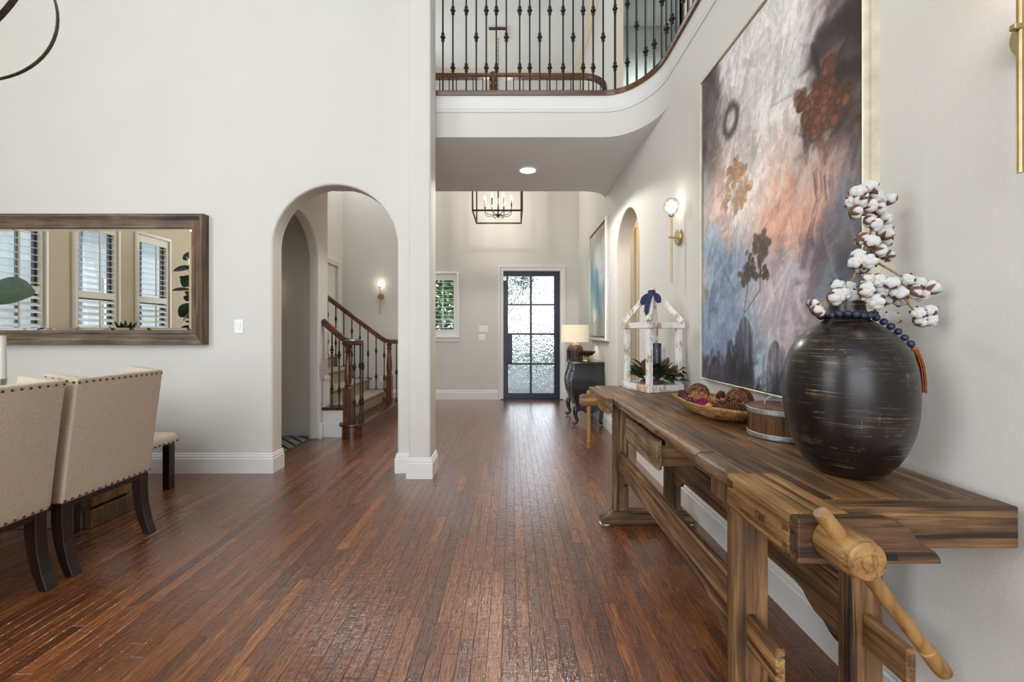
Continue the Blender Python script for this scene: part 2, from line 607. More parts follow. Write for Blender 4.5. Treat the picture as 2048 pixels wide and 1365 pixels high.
def linen():
    m, nt, b = new_mat('beige_linen')
    v = coords(nt)
    w1 = nd(nt, 'ShaderNodeTexNoise', Scale=1.0, Detail=2.0)
    lk(nt, coords(nt, (500, 500, 60)), w1.inputs['Vector'])
    w2 = nd(nt, 'ShaderNodeTexNoise', Scale=1.0, Detail=2.0)
    lk(nt, coords(nt, (60, 60, 600)), w2.inputs['Vector'])
    a = nd(nt, 'ShaderNodeMath', operation='ADD')
    lk(nt, w1.outputs['Fac'], a.inputs[0])
    lk(nt, w2.outputs['Fac'], a.inputs[1])
    h = nd(nt, 'ShaderNodeMath', operation='MULTIPLY')
    h.inputs[1].default_value = 0.5
    lk(nt, a.outputs[0], h.inputs[0])
    r = ramp(nt, [(0.35, srgb(188, 168, 146)), (0.65, srgb(218, 202, 182))])
    lk(nt, h.outputs[0], r.inputs['Fac'])
    lk(nt, r.outputs[0], b.inputs['Base Color'])
    b.inputs['Roughness'].default_value = 0.9
    b.inputs['Sheen Weight'].default_value = 0.2
    bump(nt, b, h.outputs[0], 0.25, 0.002)
    return m


M_linen = linen()
M_carpet = plain('beige_carpet', srgb(150, 137, 116)[:3], 0.95, noise=0.16, nscale=45, bmp=0.7, bscale=260)


def emit(name, col, strength):
    m, nt, b = new_mat(name)
    b.inputs['Base Color'].default_value = col + (1,)
    b.inputs['Emission Color'].default_value = col + (1,)
    b.inputs['Emission Strength'].default_value = strength
    return m


M_bulb = emit('glowing_bulb', (1.0, 0.93, 0.80), 6.0)
M_can = emit('glowing_lens', (1.0, 0.97, 0.90), 7.0)


def clear_glass(name, ripple=0.0, sx=1, sz=1, see=0.0, rough=0.0):
    m, nt, b = new_mat(name)
    out = nt.nodes['Material Output']
    g = nd(nt, 'ShaderNodeBsdfGlass')
    g.inputs['IOR'].default_value = 1.4
    g.inputs['Roughness'].default_value = rough
    if ripple:
        n = nd(nt, 'ShaderNodeTexNoise', Scale=1.0, Detail=1.5, Distortion=1.6)
        lk(nt, coords(nt, (sx, 260, sz)), n.inputs['Vector'])
        bn = nd(nt, 'ShaderNodeBump')
        bn.inputs['Strength'].default_value = ripple
        bn.inputs['Distance'].default_value = 0.02
        lk(nt, n.outputs['Fac'], bn.inputs['Height'])
        lk(nt, bn.outputs[0], g.inputs['Normal'])
    if see:
        t = nd(nt, 'ShaderNodeBsdfTransparent')
        mx = nd(nt, 'ShaderNodeMixShader')
        mx.inputs[0].default_value = see
        lk(nt, g.outputs[0], mx.inputs[1])
        lk(nt, t.outputs[0], mx.inputs[2])
        lk(nt, mx.outputs[0], out.inputs['Surface'])
    else:
        lk(nt, g.outputs[0], out.inputs['Surface'])
    nt.nodes.remove(b)
    return m


M_ripple = clear_glass('rippled_door_glass', 0.75, 20, 12)
M_pane = clear_glass('window_glass', see=0.9)
M_crystal = clear_glass('cut_glass', see=0.55)
m, nt, b = new_mat('mirror_silver')
b.inputs['Base Color'].default_value = (0.9, 0.92, 0.9, 1)
b.inputs['Metallic'].default_value = 1.0
b.inputs['Roughness'].default_value = 0.01
M_mirror = m


def leaf_mat(name, a, c, rough=0.45):
    m, nt, b = new_mat(name)
    n = nd(nt, 'ShaderNodeTexNoise', Scale=14.0, Detail=3.0)
    lk(nt, coords(nt), n.inputs['Vector'])
    r = ramp(nt, [(0.35, a), (0.65, c)])
    lk(nt, n.outputs['Fac'], r.inputs['Fac'])
    oi = nd(nt, 'ShaderNodeObjectInfo')
    hs = nd(nt, 'ShaderNodeHueSaturation')
    mr = nd(nt, 'ShaderNodeMapRange')
    mr.inputs['To Min'].default_value = 0.6
    mr.inputs['To Max'].default_value = 1.5
    lk(nt, oi.outputs['Random'], mr.inputs['Value'])
    lk(nt, mr.outputs[0], hs.inputs['Value'])
    lk(nt, r.outputs[0], hs.inputs['Color'])
    lk(nt, hs.outputs[0], b.inputs['Base Color'])
    b.inputs['Roughness'].default_value = rough
    return m


M_magnolia = leaf_mat('magnolia_green', srgb(28, 44, 30), srgb(52, 68, 40))
M_magnolia_b = leaf_mat('magnolia_olive_brown', srgb(78, 66, 34), srgb(112, 92, 50))
M_fiddle = leaf_mat('fiddle_leaf_green', srgb(12, 38, 12), srgb(28, 62, 22), 0.6)
M_lawn = leaf_mat('lawn_green', srgb(46, 72, 26), srgb(74, 100, 42), 0.9)
M_tree = leaf_mat('tree_foliage_green', srgb(34, 66, 26), srgb(84, 122, 54), 0.7)
M_bark = plain('tree_bark', srgb(84, 66, 54)[:3], 0.9, noise=0.4, nscale=20, bmp=0.5, bscale=40)
M_stone = plain('grey_walkway_stone', (0.10, 0.108, 0.125), 0.8, noise=0.15, nscale=12)
M_navy = plain('navy_beads', (0.018, 0.022, 0.055), 0.45, noise=0.5, nscale=120)
M_ribbon = plain('navy_ribbon', (0.020, 0.028, 0.075), 0.85, noise=0.3, nscale=80)
M_candle = plain('navy_candle_wax', (0.020, 0.021, 0.050), 0.4, noise=0.1)
M_tassel = plain('rust_tassel_yarn', srgb(150, 84, 44)[:3], 0.9, noise=0.3, nscale=150)
M_cotton = plain('cotton_fluff', (0.82, 0.80, 0.77), 1.0, noise=0.06, nscale=80, bmp=0.6, bscale=220, sheen=0.4)
M_husk = plain('brown_cotton_husk', srgb(104, 66, 44)[:3], 0.7, noise=0.45, nscale=60)
M_stem = plain('tan_cotton_stem', srgb(150, 122, 76)[:3], 0.7, noise=0.3, nscale=60)
M_twig = plain('brown_vine_twig', srgb(112, 68, 42)[:3], 0.65, noise=0.5, nscale=60)
M_cone = plain('pine_cone_brown', srgb(104, 62, 38)[:3], 0.7, noise=0.45, nscale=90)
M_dried = plain('dried_orange_petals', srgb(176, 112, 74)[:3], 0.85, noise=0.4, nscale=120)
M_magenta = plain('dried_magenta_petals', srgb(130, 30, 74)[:3], 0.85, noise=0.4, nscale=120)
M_red = plain('dried_red_petals', srgb(128, 44, 42)[:3], 0.85, noise=0.4, nscale=120)
M_moss = plain('dried_green_moss', srgb(40, 58, 48)[:3], 0.9, noise=0.5, nscale=120)
M_tanball = plain('tan_seed_ball', srgb(190, 132, 80)[:3], 0.85, noise=0.25, nscale=120, bmp=0.5, bscale=200)
M_shade = emit('lit_linen_lampshade', srgb(236, 222, 190)[:3], 0.35)
M_blackwood = plain('black_lacquer', (0.012, 0.014, 0.019), 0.22, noise=0.2, nscale=10, coat=0.6)
M_wax = plain('ivory_candle_wax', (0.82, 0.78, 0.70), 0.5, noise=0.02)
M_chrome = plain('polished_nickel', (0.72, 0.68, 0.62), 0.15, 1.0, noise=0.05)
M_glass_clear = clear_glass('hurricane_glass', see=0.82)
M_pot = plain('grey_plant_pot', (0.30, 0.29, 0.28), 0.7, noise=0.1)
M_nail = plain('antique_nailhead', (0.10, 0.065, 0.035), 0.35, 0.9, noise=0.3, nscale=200)


def vase_mat():
    m, nt, b = new_mat('scratched_dark_metal')
    def sc(scale, lo, hi):
        n = nd(nt, 'ShaderNodeTexNoise', Scale=1.0, Detail=5.0, Roughness=0.75)
        lk(nt, coords(nt, scale), n.inputs['Vector'])
        r = ramp(nt, [(lo, (0, 0, 0, 1)), (hi, (1, 1, 1, 1))])
        lk(nt, n.outputs['Fac'], r.inputs['Fac'])
        return r.outputs[0]
    h = sc((5, 5, 380), 0.55, 0.68)
    h2 = sc((150, 150, 6), 0.62, 0.70)
    msk = sc((9, 9, 11), 0.47, 0.62)
    a = nd(nt, 'ShaderNodeMath', operation='MAXIMUM')
    lk(nt, h, a.inputs[0])
    lk(nt, h2, a.inputs[1])
    mu = nd(nt, 'ShaderNodeMath', operation='MULTIPLY')
    lk(nt, a.outputs[0], mu.inputs[0])
    lk(nt, msk, mu.inputs[1])
    mx = nd(nt, 'ShaderNodeMix', data_type='RGBA')
    lk(nt, mu.outputs[0], mx.inputs[0])
    mx.inputs[6].default_value = srgb(24, 17, 16)
    mx.inputs[7].default_value = srgb(158, 134, 98)
    lk(nt, mx.outputs[2], b.inputs['Base Color'])
    b.inputs['Roughness'].default_value = 0.34
    b.inputs['Metallic'].default_value = 0.1
    b.inputs['Specular IOR Level'].default_value = 0.3
    b.inputs['Coat Weight'].default_value = 0.3
    b.inputs['Coat Roughness'].default_value = 0.22
    return m


M_vase = vase_mat()


def tile_mat():
    m, nt, b = new_mat('geometric_cement_tile')
    v = coords(nt, (5, 5, 1))
    ck = nd(nt, 'ShaderNodeTexVoronoi', distance='MANHATTAN', feature='DISTANCE_TO_EDGE', Scale=1.0)
    ck.inputs['Randomness'].default_value = 0.0
    lk(nt, v, ck.inputs['Vector'])
    wv = nd(nt, 'ShaderNodeTexWave', wave_type='BANDS', bands_direction='DIAGONAL', Scale=0.9)
    lk(nt, v, wv.inputs['Vector'])
    r = ramp(nt, [(0.0, (0.012, 0.012, 0.014, 1)), (0.36, (0.45, 0.43, 0.38, 1)), (0.72, (0.16, 0.22, 0.25, 1))], 'CONSTANT')
    lk(nt, wv.outputs['Fac'], r.inputs['Fac'])
    lk(nt, r.outputs[0], b.inputs['Base Color'])
    b.inputs['Roughness'].default_value = 0.5
    return m


M_tile = tile_mat()

# ================================================================== THE SETTING
CEIL = 6.06


def holes_wall(a0, a1, z0, z1, holes, boxf):
    """boxes round rectangular openings; boxf(mb, a0, a1, z0, z1)"""
    mb = MB()
    us = sorted({a0, a1, *[h[0] for h in holes], *[h[1] for h in holes]})
    zs = sorted({z0, z1, *[h[2] for h in holes], *[h[3] for h in holes]})
    for i in range(len(us) - 1):
        run = None
        for j in range(len(zs) - 1):
            u, z = (us[i] + us[i + 1]) / 2, (zs[j] + zs[j + 1]) / 2
            hole = any(h[0] < u < h[1] and h[2] < z < h[3] for h in holes)
            if hole:
                if run is not None:
                    boxf(mb, us[i], us[i + 1], run, zs[j])
                    run = None
            elif run is None:
                run = zs[j]
        if run is not None:
            boxf(mb, us[i], us[i + 1], run, zs[-1])
    return mb


# ---- walls
arch1 = arc(-1.565, 2.0, 0.555, 0.555, 0, 180, 28)
poly = [(-5.7, 0), (-5.7, CEIL), (-0.80, CEIL), (-0.80, 0), (-1.01, 0)] + arch1 + [(-2.12, 0)]
mb = MB().prism(poly, lambda u, v, h: (u, h, v), 3.72, 3.885)
struct(build(mb, 'wall_dining', M_wall, bevel=0.022, seg=3, smooth=True, angle=50))
struct(build(MB().box(-0.875, -0.69, 3.58, 3.83, 0, CEIL), 'wall_pilaster', M_wall, bevel=0.02, seg=3, smooth=True))
arch2 = arc(4.405, 2.06, 0.475, 0.48, 180, 0, 26)
poly = [(3.885, 0), (3.885, CEIL), (5.13, CEIL), (5.13, 0), (4.88, 0)] + arch2[::-1] + [(3.93, 0)]
struct(build(MB().prism(poly, YZ, -2.355, -2.24), 'wall_stair', M_wall, bevel=0.016, seg=3, smooth=True, angle=50))
arch3 = arc(4.53, 2.12, 0.45, 0.45, 0, 180, 28)
poly = [(-5, 0), (-5, CEIL), (-1, CEIL), (-1, 3.405), (5.75, 3.405), (5.75, CEIL), (7.75, CEIL), (7.75, 0), (4.98, 0)] + arch3 + [(4.08, 0)]
struct(build(MB().prism(poly, YZ, 1.24, 1.42), 'wall_right', M_wall, bevel=0.018, seg=3, smooth=True, angle=50))
mb = holes_wall(-3.7, 1.42, 0, CEIL, [(-0.148, 0.895, -0.1, 2.366), (-1.985, -1.015, 1.17, 2.31)],
                lambda m, a, b_, c, d: m.box(a, b_, 7.75, 7.9, c, d))
struct(build(mb, 'wall_back', M_wall))
WIN = [(2.29, 2.79), (1.34, 1.84), (0.43, 0.93)]
mb = holes_wall(-5, 3.72, 0, CEIL, [(a - 0.04, b_ + 0.04, 0.66, 2.74) for a, b_ in WIN] + [(-2.7, -0.5, 0.66, 2.74), (-3.4, -0.4, 3.5, 5.3)],
                lambda m, a, b_, c, d: m.box(-5.85, -5.7, a, b_, c, d))
struct(build(mb, 'wall_left', M_tan))
mb = holes_wall(-5.85, 3.3, 0, CEIL, [(-3.5, 1.1, 0.4, 3.3), (-4.1, 0.9, 3.8, 5.6)], lambda m, a, b_, c, d: m.box(a, b_, -5.15, -5, c, d))
struct(build(mb, 'wall_rear', M_wall))
# stair hall and the tiled side passage
door2 = (6.72, 7.52)
mb = holes_wall(6.62, 7.75, 0, CEIL, [(door2[0], door2[1], -0.1, 2.42)], lambda m, a, b_, c, d: m.box(-3.22, -3.11, a, b_, c, d))
struct(build(mb, 'wall_stair_end', M_wall))
struct(build(MB().box(-3.8, -3.7, 3.885, 7.9, 0, CEIL), 'wall_stair_far', M_wall))
struct(build(MB().box(-3.7, -2.355, 5.05, 5.128, 0, CEIL), 'wall_passage', M_wall))
struct(build(MB().box(-3.7, -2.355, 3.885, 5.05, 3.0, 3.1), 'ceiling_passage', M_ceil))
struct(build(MB().box(-5.85, 3.4, -5.15, 7.9, CEIL, CEIL + 0.15), 'ceiling', M_ceil))
# side vestibule behind the right-hand arch
mb = holes_wall(1.42, 2.7, 0, 3.05, [(1.60, 2.45, -0.1, 2.42)], lambda m, a, b_, c, d: m.box(a, b_, 5.1, 5.2, c, d))
mb.box(2.6, 2.7, 3.3, 5.1, 0, 3.05).box(1.42, 2.7, 3.3, 3.4, 0, 3.05)
struct(build(mb, 'wall_vestibule', M_wall))
# upper hall
struct(build(MB().box(1.42, 3.3, -1, 6.7, 3.05, 3.405), 'floor_upper_hall', M_carpet))
mb = holes_wall(1.42, 3.2, 3.405, CEIL, [(1.53, 2.34, 3.3, 5.9)], lambda m, a, b_, c, d: m.box(a, b_, 5.75, 5.85, c, d))
mb.box(3.2, 3.3, -1, 6.7, 3.405, CEIL).box(1.24, 3.3, -1.1, -1, 3.405, CEIL)
struct(build(mb, 'wall_upper_hall', M_wall))
struct(build(MB().box(1.42, 3.2, 6.6, 6.7, 3.405, CEIL), 'wall_study', M_green))
mb = MB().box(1.43, 1.53, 5.73, 5.86, 3.405, 6.0).box(2.34, 2.46, 5.73, 5.86, 3.405, 6.0).box(1.43, 2.46, 5.73, 5.86, 5.9, 6.02)
struct(build(mb, 'trim_1', M_cream, bevel=0.006, label='cream door casing in the upper hall beyond the balcony'))

# ---- bridge between the two storeys
front = arc(0.84, 3.28, 0.40, 0.56, 90, 0, 18)
rear = arc(0.90, 5.64, 0.34, 0.32, 0, -90, 14)
foot = [(-2.24, 3.84)] + front + [(1.24, 5.64)][:0] + rear + [(-2.24, 5.32)]
mb = MB().prism(foot, XY, 3.03, 3.405)
cb = struct(build(mb, 'ceiling_bridge', M_ceil, bevel=0.02, seg=3, smooth=True, angle=60))
cb.data.materials.append(M_wall)
for p_ in cb.data.polygons:
    p_.material_index = 1 if abs(p_.normal.z) < 0.75 else 0
path = [(-0.69, 3.84)] + front + [(1.24, -0.95)]
prof = [(0.0, 3.255), (0.008, 3.255), (0.012, 3.262), (0.008, 3.270), (0.008, 3.276), (0.014, 3.283), (0.010, 3.292), (0.010, 3.405), (0.0, 3.405)]
struct(build(MB().sweep(path, prof, XY), 'trim_2', M_trim, smooth=True, label='white moulded band under the balcony rail'))
# ---- crown moulding in the foyer
prof = [(0, CEIL), (0, CEIL - 0.11), (0.015, CEIL - 0.11), (0.03, CEIL - 0.08), (0.075, CEIL - 0.03), (0.09, CEIL)]
struct(build(MB().sweep([(-3.11, 7.75), (1.24, 7.75), (1.24, 5.75)], prof, XY), 'trim_3', M_cream, label='cream crown moulding at the foyer ceiling'))

# ---- baseboards
BB = [(0, 0), (0.020, 0), (0.020, 0.128), (0.014, 0.133), (0.016, 0.150), (0.009, 0.156), (0.009, 0.170), (0.0, 0.176)]


def baseboard(name, path, prof=BB, z=0.0):
    return struct(build(MB().sweep(path, [(d, h + z) for d, h in prof], XY), name, M_trim, smooth=True))


baseboard('baseboard_dining', [(-5.7, 3.72), (-2.12, 3.72), (-2.12, 3.885)])
baseboard('baseboard_pilaster', [(-1.01, 3.885), (-1.01, 3.72), (-0.875, 3.72), (-0.875, 3.58), (-0.69, 3.58), (-0.69, 3.83)])
baseboard('baseboard_back', [(-3.11, 7.75), (-0.25, 7.75)])
baseboard('baseboard_back_right', [(0.985, 7.75), (1.24, 7.75), (1.24, 4.98), (1.42, 4.98)])
baseboard('baseboard_right', [(1.42, 4.08), (1.24, 4.08), (1.24, -5)])
baseboard('baseboard_stair', [(-2.24, 4.885), (-2.24, 4.975)])
struct(build(MB().box(-2.24, -2.222, 5.0, 5.135, 0.35, 0.72).box(-2.24, -2.214, 5.0, 5.135, 0.66, 0.70), 'trim_4', M_trim, bevel=0.004,
             label='white skirt board on the wall end above the second step'))

# ---- the floor: planks run away from the camera
struct(build(MB().box(-5.85, 2.7, -5.15, 7.9, -0.06, -0.014), 'floor_slab', M_dark))
fl = bpy.data.objects.new('floor', None)
COL.objects.link(fl)
WM['floor'] = Matrix.Identity(4)
struct(fl, 'dark hand-scraped hardwood strip floor')
PW = 0.0572
cells = []
x = -5.7
rr = random.Random(11)
while x < 1.45:
    y = -5.0 - rr.random()
    while y < 7.75:
        L = rr.choice([0.25, 0.35, 0.5, 0.6, 0.75, 0.9, 1.1])
        y1 = min(y + L, 7.78)
        cells.append((x, y, y1))
        y = y1
    x += PW


def plank_area(c):
    xa, ya, yb = c
    xm = xa + PW / 2
    ya = max(ya, 1.5)
    if yb <= ya:
        return 0
    t = [(VX + xm * F / q) for q in (ya, yb)]
    if max(t) < 0 or min(t) > 2048 or ya > 6.5:
        return 0
    if xm < -0.7 and ya > 3.7 and not (-2.1 < xm < -1.0 and ya < 5.6):
        return 0
    if xm < -2.1 and ya < 3.0:
        return 0
    return PW * F * F * HC * (1 / ya ** 2 - 1 / yb ** 2) / 2


order = sorted(range(len(cells)), key=lambda i: -plank_area(cells[i]))
single = set(i for i in order[:285] if plank_area(cells[i]) > 0)
rest = []


def plank_geo(c, mb, dz):
    xa, ya, yb = c
    g, ch = 0.0003, 0.0010
    x0, x1, y0, y1 = xa + g, xa + PW - g, ya + g, yb - g
    v = [(x0, y0, -0.014), (x1, y0, -0.014), (x1, y1, -0.014), (x0, y1, -0.014),
         (x0, y0, dz - ch), (x1, y0, dz - ch), (x1, y1, dz - ch), (x0, y1, dz - ch),
         (x0 + ch, y0 + ch, dz), (x1 - ch, y0 + ch, dz), (x1 - ch, y1 - ch, dz), (x0 + ch, y1 - ch, dz)]
    f = [(0, 1, 5, 4), (1, 2, 6, 5), (2, 3, 7, 6), (3, 0, 4, 7), (4, 5, 9, 8), (5, 6, 10, 9), (6, 7, 11, 10), (7, 4, 8, 11), (8, 9, 10, 11)]
    mb.add(v, f)


def tint_mesh(me, tints, per):
    a = me.color_attributes.new('tint', 'FLOAT_COLOR', 'CORNER')
    buf = np.zeros((len(me.loops), 4), dtype=np.float32)
    k = 0
    for p in me.polygons:
        t = tints[p.index // per]
        buf[p.loop_start:p.loop_start + p.loop_total] = t
    a.data.foreach_set('color', buf.ravel())


def raw(mb, name, mat, parent):
    me = bpy.data.meshes.new(name)
    me.from_pydata(mb.v, [], mb.f)
    me.materials.append(mat)
    o = bpy.data.objects.new(name, me)
    COL.objects.link(o)
    o.parent = parent
    return o


rest_mb, rest_t = MB(), []
for i, c in enumerate(cells):
    t = (min(1, max(0, rr.gauss(0.46, 0.22))), rr.random(), 0, 1)
    dz = rr.uniform(-0.0006, 0.0)
    if i in single:
        pm = MB()
        plank_geo(c, pm, dz)
        o = raw(pm, 'plank', M_floor, fl)
        tint_mesh(o.data, [t], 9)
    elif not (c[1] > 3.9 and c[0] < -2.40):
        plank_geo(c, rest_mb, dz)
        rest_t.append(t)
o = raw(rest_mb, 'plank_field', M_floor, fl)
o['kind'] = 'stuff'
tint_mesh(o.data, rest_t, 9)
# patterned cement tiles in the side passage
tl = bpy.data.objects.new('floor_passage', None)
COL.objects.link(tl)
WM['floor_passage'] = Matrix.Identity(4)
struct(tl, 'black, white and teal patterned cement tile floor')
for i in range(6):
    for j in range(6):
        x0, y0 = -2.36 - 0.2 * (i + 1), 3.9 + 0.2 * j
        build(MB().box(x0 + 0.001, x0 + 0.199, y0 + 0.001, min(y0 + 0.199, 5.05), -0.013, 0.002), 'tile', M_tile, tl)
build(MB().box(-2.362, -2.33, 3.93, 4.88, -0.013, 0.004), 'threshold', M_stair, tl)

# ---- recessed ceiling light
t = thing('recessed_light', 'round white recessed downlight glowing in the bridge ceiling', 'light', (0.18, 4.615, 3.03))
build(MB().lathe([(0.085, -0.004), (0.090, -0.010), (0.110, -0.006), (0.112, 0.0)], (0, 0, 0), 32, cap=False), 'trim_ring', M_plastic, t, smooth=True, local=True)
build(MB().lathe([(0.0005, -0.003), (0.088, -0.003), (0.088, 0.0), (0.0005, 0.0)], (0, 0, 0), 32, cap=False), 'lens', M_can, t, local=True)
lamp('recessed_lamp', 'SPOT', (0.18, 4.615, 3.0), 120, (1, 0.97, 0.92), radius=0.08).data.spot_size = 2.6

# ---- front door
d = bpy.data.objects.new('door_1', None)
COL.objects.link(d)
WM['door_1'] = Matrix.Identity(4)
struct(d, 'dark iron front door with eight rippled glass panes')
cas = [(0.0, 0.0), (0.0, 0.014), (0.012, 0.022), (0.03, 0.016), (0.062, 0.020), (0.072, 0.030), (0.092, 0.030), (0.095, 0.0)]
build(MB().sweep([(-0.150, 0.0), (-0.150, 2.368), (0.897, 2.368), (0.897, 0.0)], [(-q, h) for q, h in cas], XZ(7.75)), 'casing', M_trim, d, smooth=True)
DX0, DX1, DZ1 = -0.148, 0.895, 2.366
gx = [(-0.065, 0.341), (0.378, 0.789)]
gz = [(1.766, 2.283), (1.224, 1.738), (0.670, 1.192), (0.115, 0.640)]
mb = MB().box(DX0, gx[0][0], 7.77, 7.83, 0.012, DZ1).box(gx[1][1], DX1, 7.77, 7.83, 0.012, DZ1)
mb.box(gx[0][0], gx[1][1], 7.77, 7.83, 2.283, DZ1).box(gx[0][0], gx[1][1], 7.77, 7.83, 0.012, 0.115)
build(mb, 'door_frame', M_iron_door, d)
build(MB().box(gx[0][1], gx[1][0], 7.775, 7.825, 0.115, 2.283), 'muntin', M_iron_door, d)
for za, zb in [(1.738, 1.766), (1.192, 1.224), (0.640, 0.670)]:
    build(MB().box(gx[0][0], gx[0][1], 7.775, 7.825, za, zb), 'muntin', M_iron_door, d)
    build(MB().box(gx[1][0], gx[1][1], 7.775, 7.825, za, zb), 'muntin', M_iron_door, d)
for xa, xb in gx:
    for za, zb in gz:
        build(MB().box(xa, xb, 7.795, 7.805, za, zb), 'pane', M_ripple, d)
lb = build(MB().box(-0.065, 0.012, 7.765, 7.83, 0.668, 1.194), 'lock_box', M_iron_door, d, bevel=0.003)
build(MB().cyl((0.005, 7.74, 0.92), (0.022, 7.74, 0.92), 0.010, 0.010, 12), 'latch_knob', M_iron, lb)
build(MB().box(-0.142, -0.100, 7.756, 7.772, 2.20, 2.27).cyl((-0.121, 7.756, 2.19), (-0.121, 7.756, 2.28), 0.009, n=10), 'hinge', M_chrome, d)
build(MB().box(-0.20, 0.95, 7.72, 7.9, -0.012, 0.010), 'threshold', M_iron_door, d)

# ---- casing and door at the end of the stair passage, and in the vestibule
d2 = bpy.data.objects.new('door_2', None)
COL.objects.link(d2)
WM['door_2'] = Matrix.Identity(4)
struct(d2, 'white panelled door with white casing behind the staircase')
build(MB().sweep([(door2[0], 0), (door2[0], 2.42), (door2[1], 2.42), (door2[1], 0)], [(-q, h) for q, h in cas], lambda u, v, h: (-3.11 + h, u, v)), 'casing', M_trim, d2, smooth=True)
mb = MB().box(-3.19, -3.15, door2[0], door2[1], 0.01, 2.42)
for za, zb in ((0.2, 1.0), (1.15, 2.25)):
    for ya in (0.1, 0.43):
        mb.box(-3.155, -3.142, door2[0] + ya, door2[0] + ya + 0.27, za, zb)
build(mb, 'door_panel', M_trim, d2, bevel=0.006)
d3 = bpy.data.objects.new('door_3', None)
COL.objects.link(d3)
WM['door_3'] = Matrix.Identity(4)
struct(d3, 'cream door and casing inside the right-hand arch')
build(MB().sweep([(1.60, 0), (1.60, 2.42), (2.45, 2.42), (2.45, 0)], [(-q, h) for q, h in cas], XZ(5.1)), 'casing', M_cream, d3, smooth=True)
build(MB().box(1.60, 2.45, 5.14, 5.18, 0.01, 2.42).box(1.72, 2.33, 5.13, 5.15, 0.2, 1.0).box(1.72, 2.33, 5.13, 5.15, 1.15, 2.25), 'door_panel', M_cream, d3, bevel=0.006)
lamp('vestibule_lamp', 'POINT', (2.0, 4.4, 2.7), 22, (1.0, 0.80, 0.50), radius=0.12)
lamp('study_fill_light', 'AREA', (2.2, 5.95, 5.0), 16, (0.92, 0.97, 1.0), 1.0, (2.2, 6.6, 4.4))  # unseen area light added inside the study to brighten its wall


# ---- shuttered windows
def louver_mesh(w, depth, name):
    mb = MB()
    ring = [(depth / 2 * math.cos(2 * math.pi * k / 10), 0.0055 * math.sin(2 * math.pi * k / 10)) for k in range(10)]
    mb.rings([[(sx * w / 2, a, z) for a, z in ring] for sx in (-1, 1)])
    return mesh_only(mb, name, M_trim, smooth=True)


def shutter_window(name, label, loc, rotz, w, z0, z1, panels, mid=None, sash=0.0, tilts=(8, 8), stile=0.05, top=0.11, bot=0.12, pitch=0.074, glass_y=0.09, casw=0.045, sashmat=None, M_trim=None):
    M_trim = M_trim or globals()['M_trim']
    o = bpy.data.objects.new(name, None)
    COL.objects.link(o)
    o.location = loc
    o.rotation_euler = (0, 0, rotz)
    WM[o.name] = Matrix.Translation(loc) @ Matrix.Rotation(rotz, 4, 'Z')
    struct(o, label)
    c = [(0, 0), (0, 0.016), (0.012, 0.024), (casw - 0.01, 0.020), (casw, 0.012), (casw, 0)]
    fm = XZ(0)
    build(MB().sweep([(-w / 2, z0), (-w / 2, z1), (w / 2, z1), (w / 2, z0)], [(-q, h) for q, h in c], fm), 'casing', M_trim, o, local=True, smooth=True)
    build(MB().box(-w / 2 - casw - 0.02, w / 2 + casw + 0.02, -0.05, 0.03, z0 - 0.03, z0), 'sill', M_trim, o, local=True, bevel=0.006)
    build(MB().box(-w / 2 - casw, w / 2 + casw, -0.022, 0.0, z0 - 0.10, z0 - 0.03).box(-w / 2 - casw, w / 2 + casw, -0.03, 0.0, z0 - 0.06, z0 - 0.045), 'apron', M_trim, o, local=True, bevel=0.004)
    build(MB().box(-w / 2, w / 2, glass_y, glass_y + 0.006, z0, z1), 'pane', M_pane, o, local=True)
    fb = MB()
    fb.box(-w / 2, -w / 2 + 0.03, glass_y - 0.01, glass_y + 0.03, z0, z1).box(w / 2 - 0.03, w / 2, glass_y - 0.01, glass_y + 0.03, z0, z1)
    fb.box(-w / 2, w / 2, glass_y - 0.01, glass_y + 0.03, z1 - 0.03, z1).box(-w / 2, w / 2, glass_y - 0.01, glass_y + 0.03, z0, z0 + 0.03)
    if sash:
        fb.box(-0.014 + sash, 0.014 + sash, glass_y + 0.02, glass_y + 0.05, z0, z1).box(-w / 2, w / 2, glass_y - 0.01, glass_y + 0.03, (z0 + z1) / 2 - 0.02, (z0 + z1) / 2 + 0.02)
    build(fb, 'sash', sashmat or M_trim, o, local=True)
    pw = w / panels
    for k in range(panels):
        xa, xb = -w / 2 + pw * k, -w / 2 + pw * (k + 1)
        mb = MB().box(xa, xa + stile, -0.005, 0.025, z0, z1).box(xb - stile, xb, -0.005, 0.025, z0, z1)
        mb.box(xa + stile, xb - stile, -0.005, 0.025, z1 - top, z1).box(xa + stile, xb - stile, -0.005, 0.025, z0, z0 + bot)
        spans = [(z0 + bot, z1 - top, tilts[0])]
        if mid:
            mb.box(xa + stile, xb - stile, -0.005, 0.025, mid - 0.045, mid + 0.045)
            spans = [(z0 + bot, mid - 0.045, tilts[1]), (mid + 0.045, z1 - top, tilts[0])]
        build(mb, 'shutter_frame', M_trim, o, local=True, bevel=0.002)
        lw = pw - 2 * stile - 0.004
        me = louver_mesh(lw, 0.080, 'louver')
        for za, zb, tl_ in spans:
            n = max(2, round((zb - za) / pitch))
            for i in range(n):
                place(me, 'louver', o, ((xa + xb) / 2, 0.01, za + (i + 0.5) * (zb - za) / n), (math.radians(tl_), 0, 0))
            build(MB().box((xa + xb) / 2 - 0.008, (xa + xb) / 2 + 0.008, -0.052, -0.038, za + 0.02, zb - 0.02), 'tilt_rod', M_trim, o, local=True)
    return o


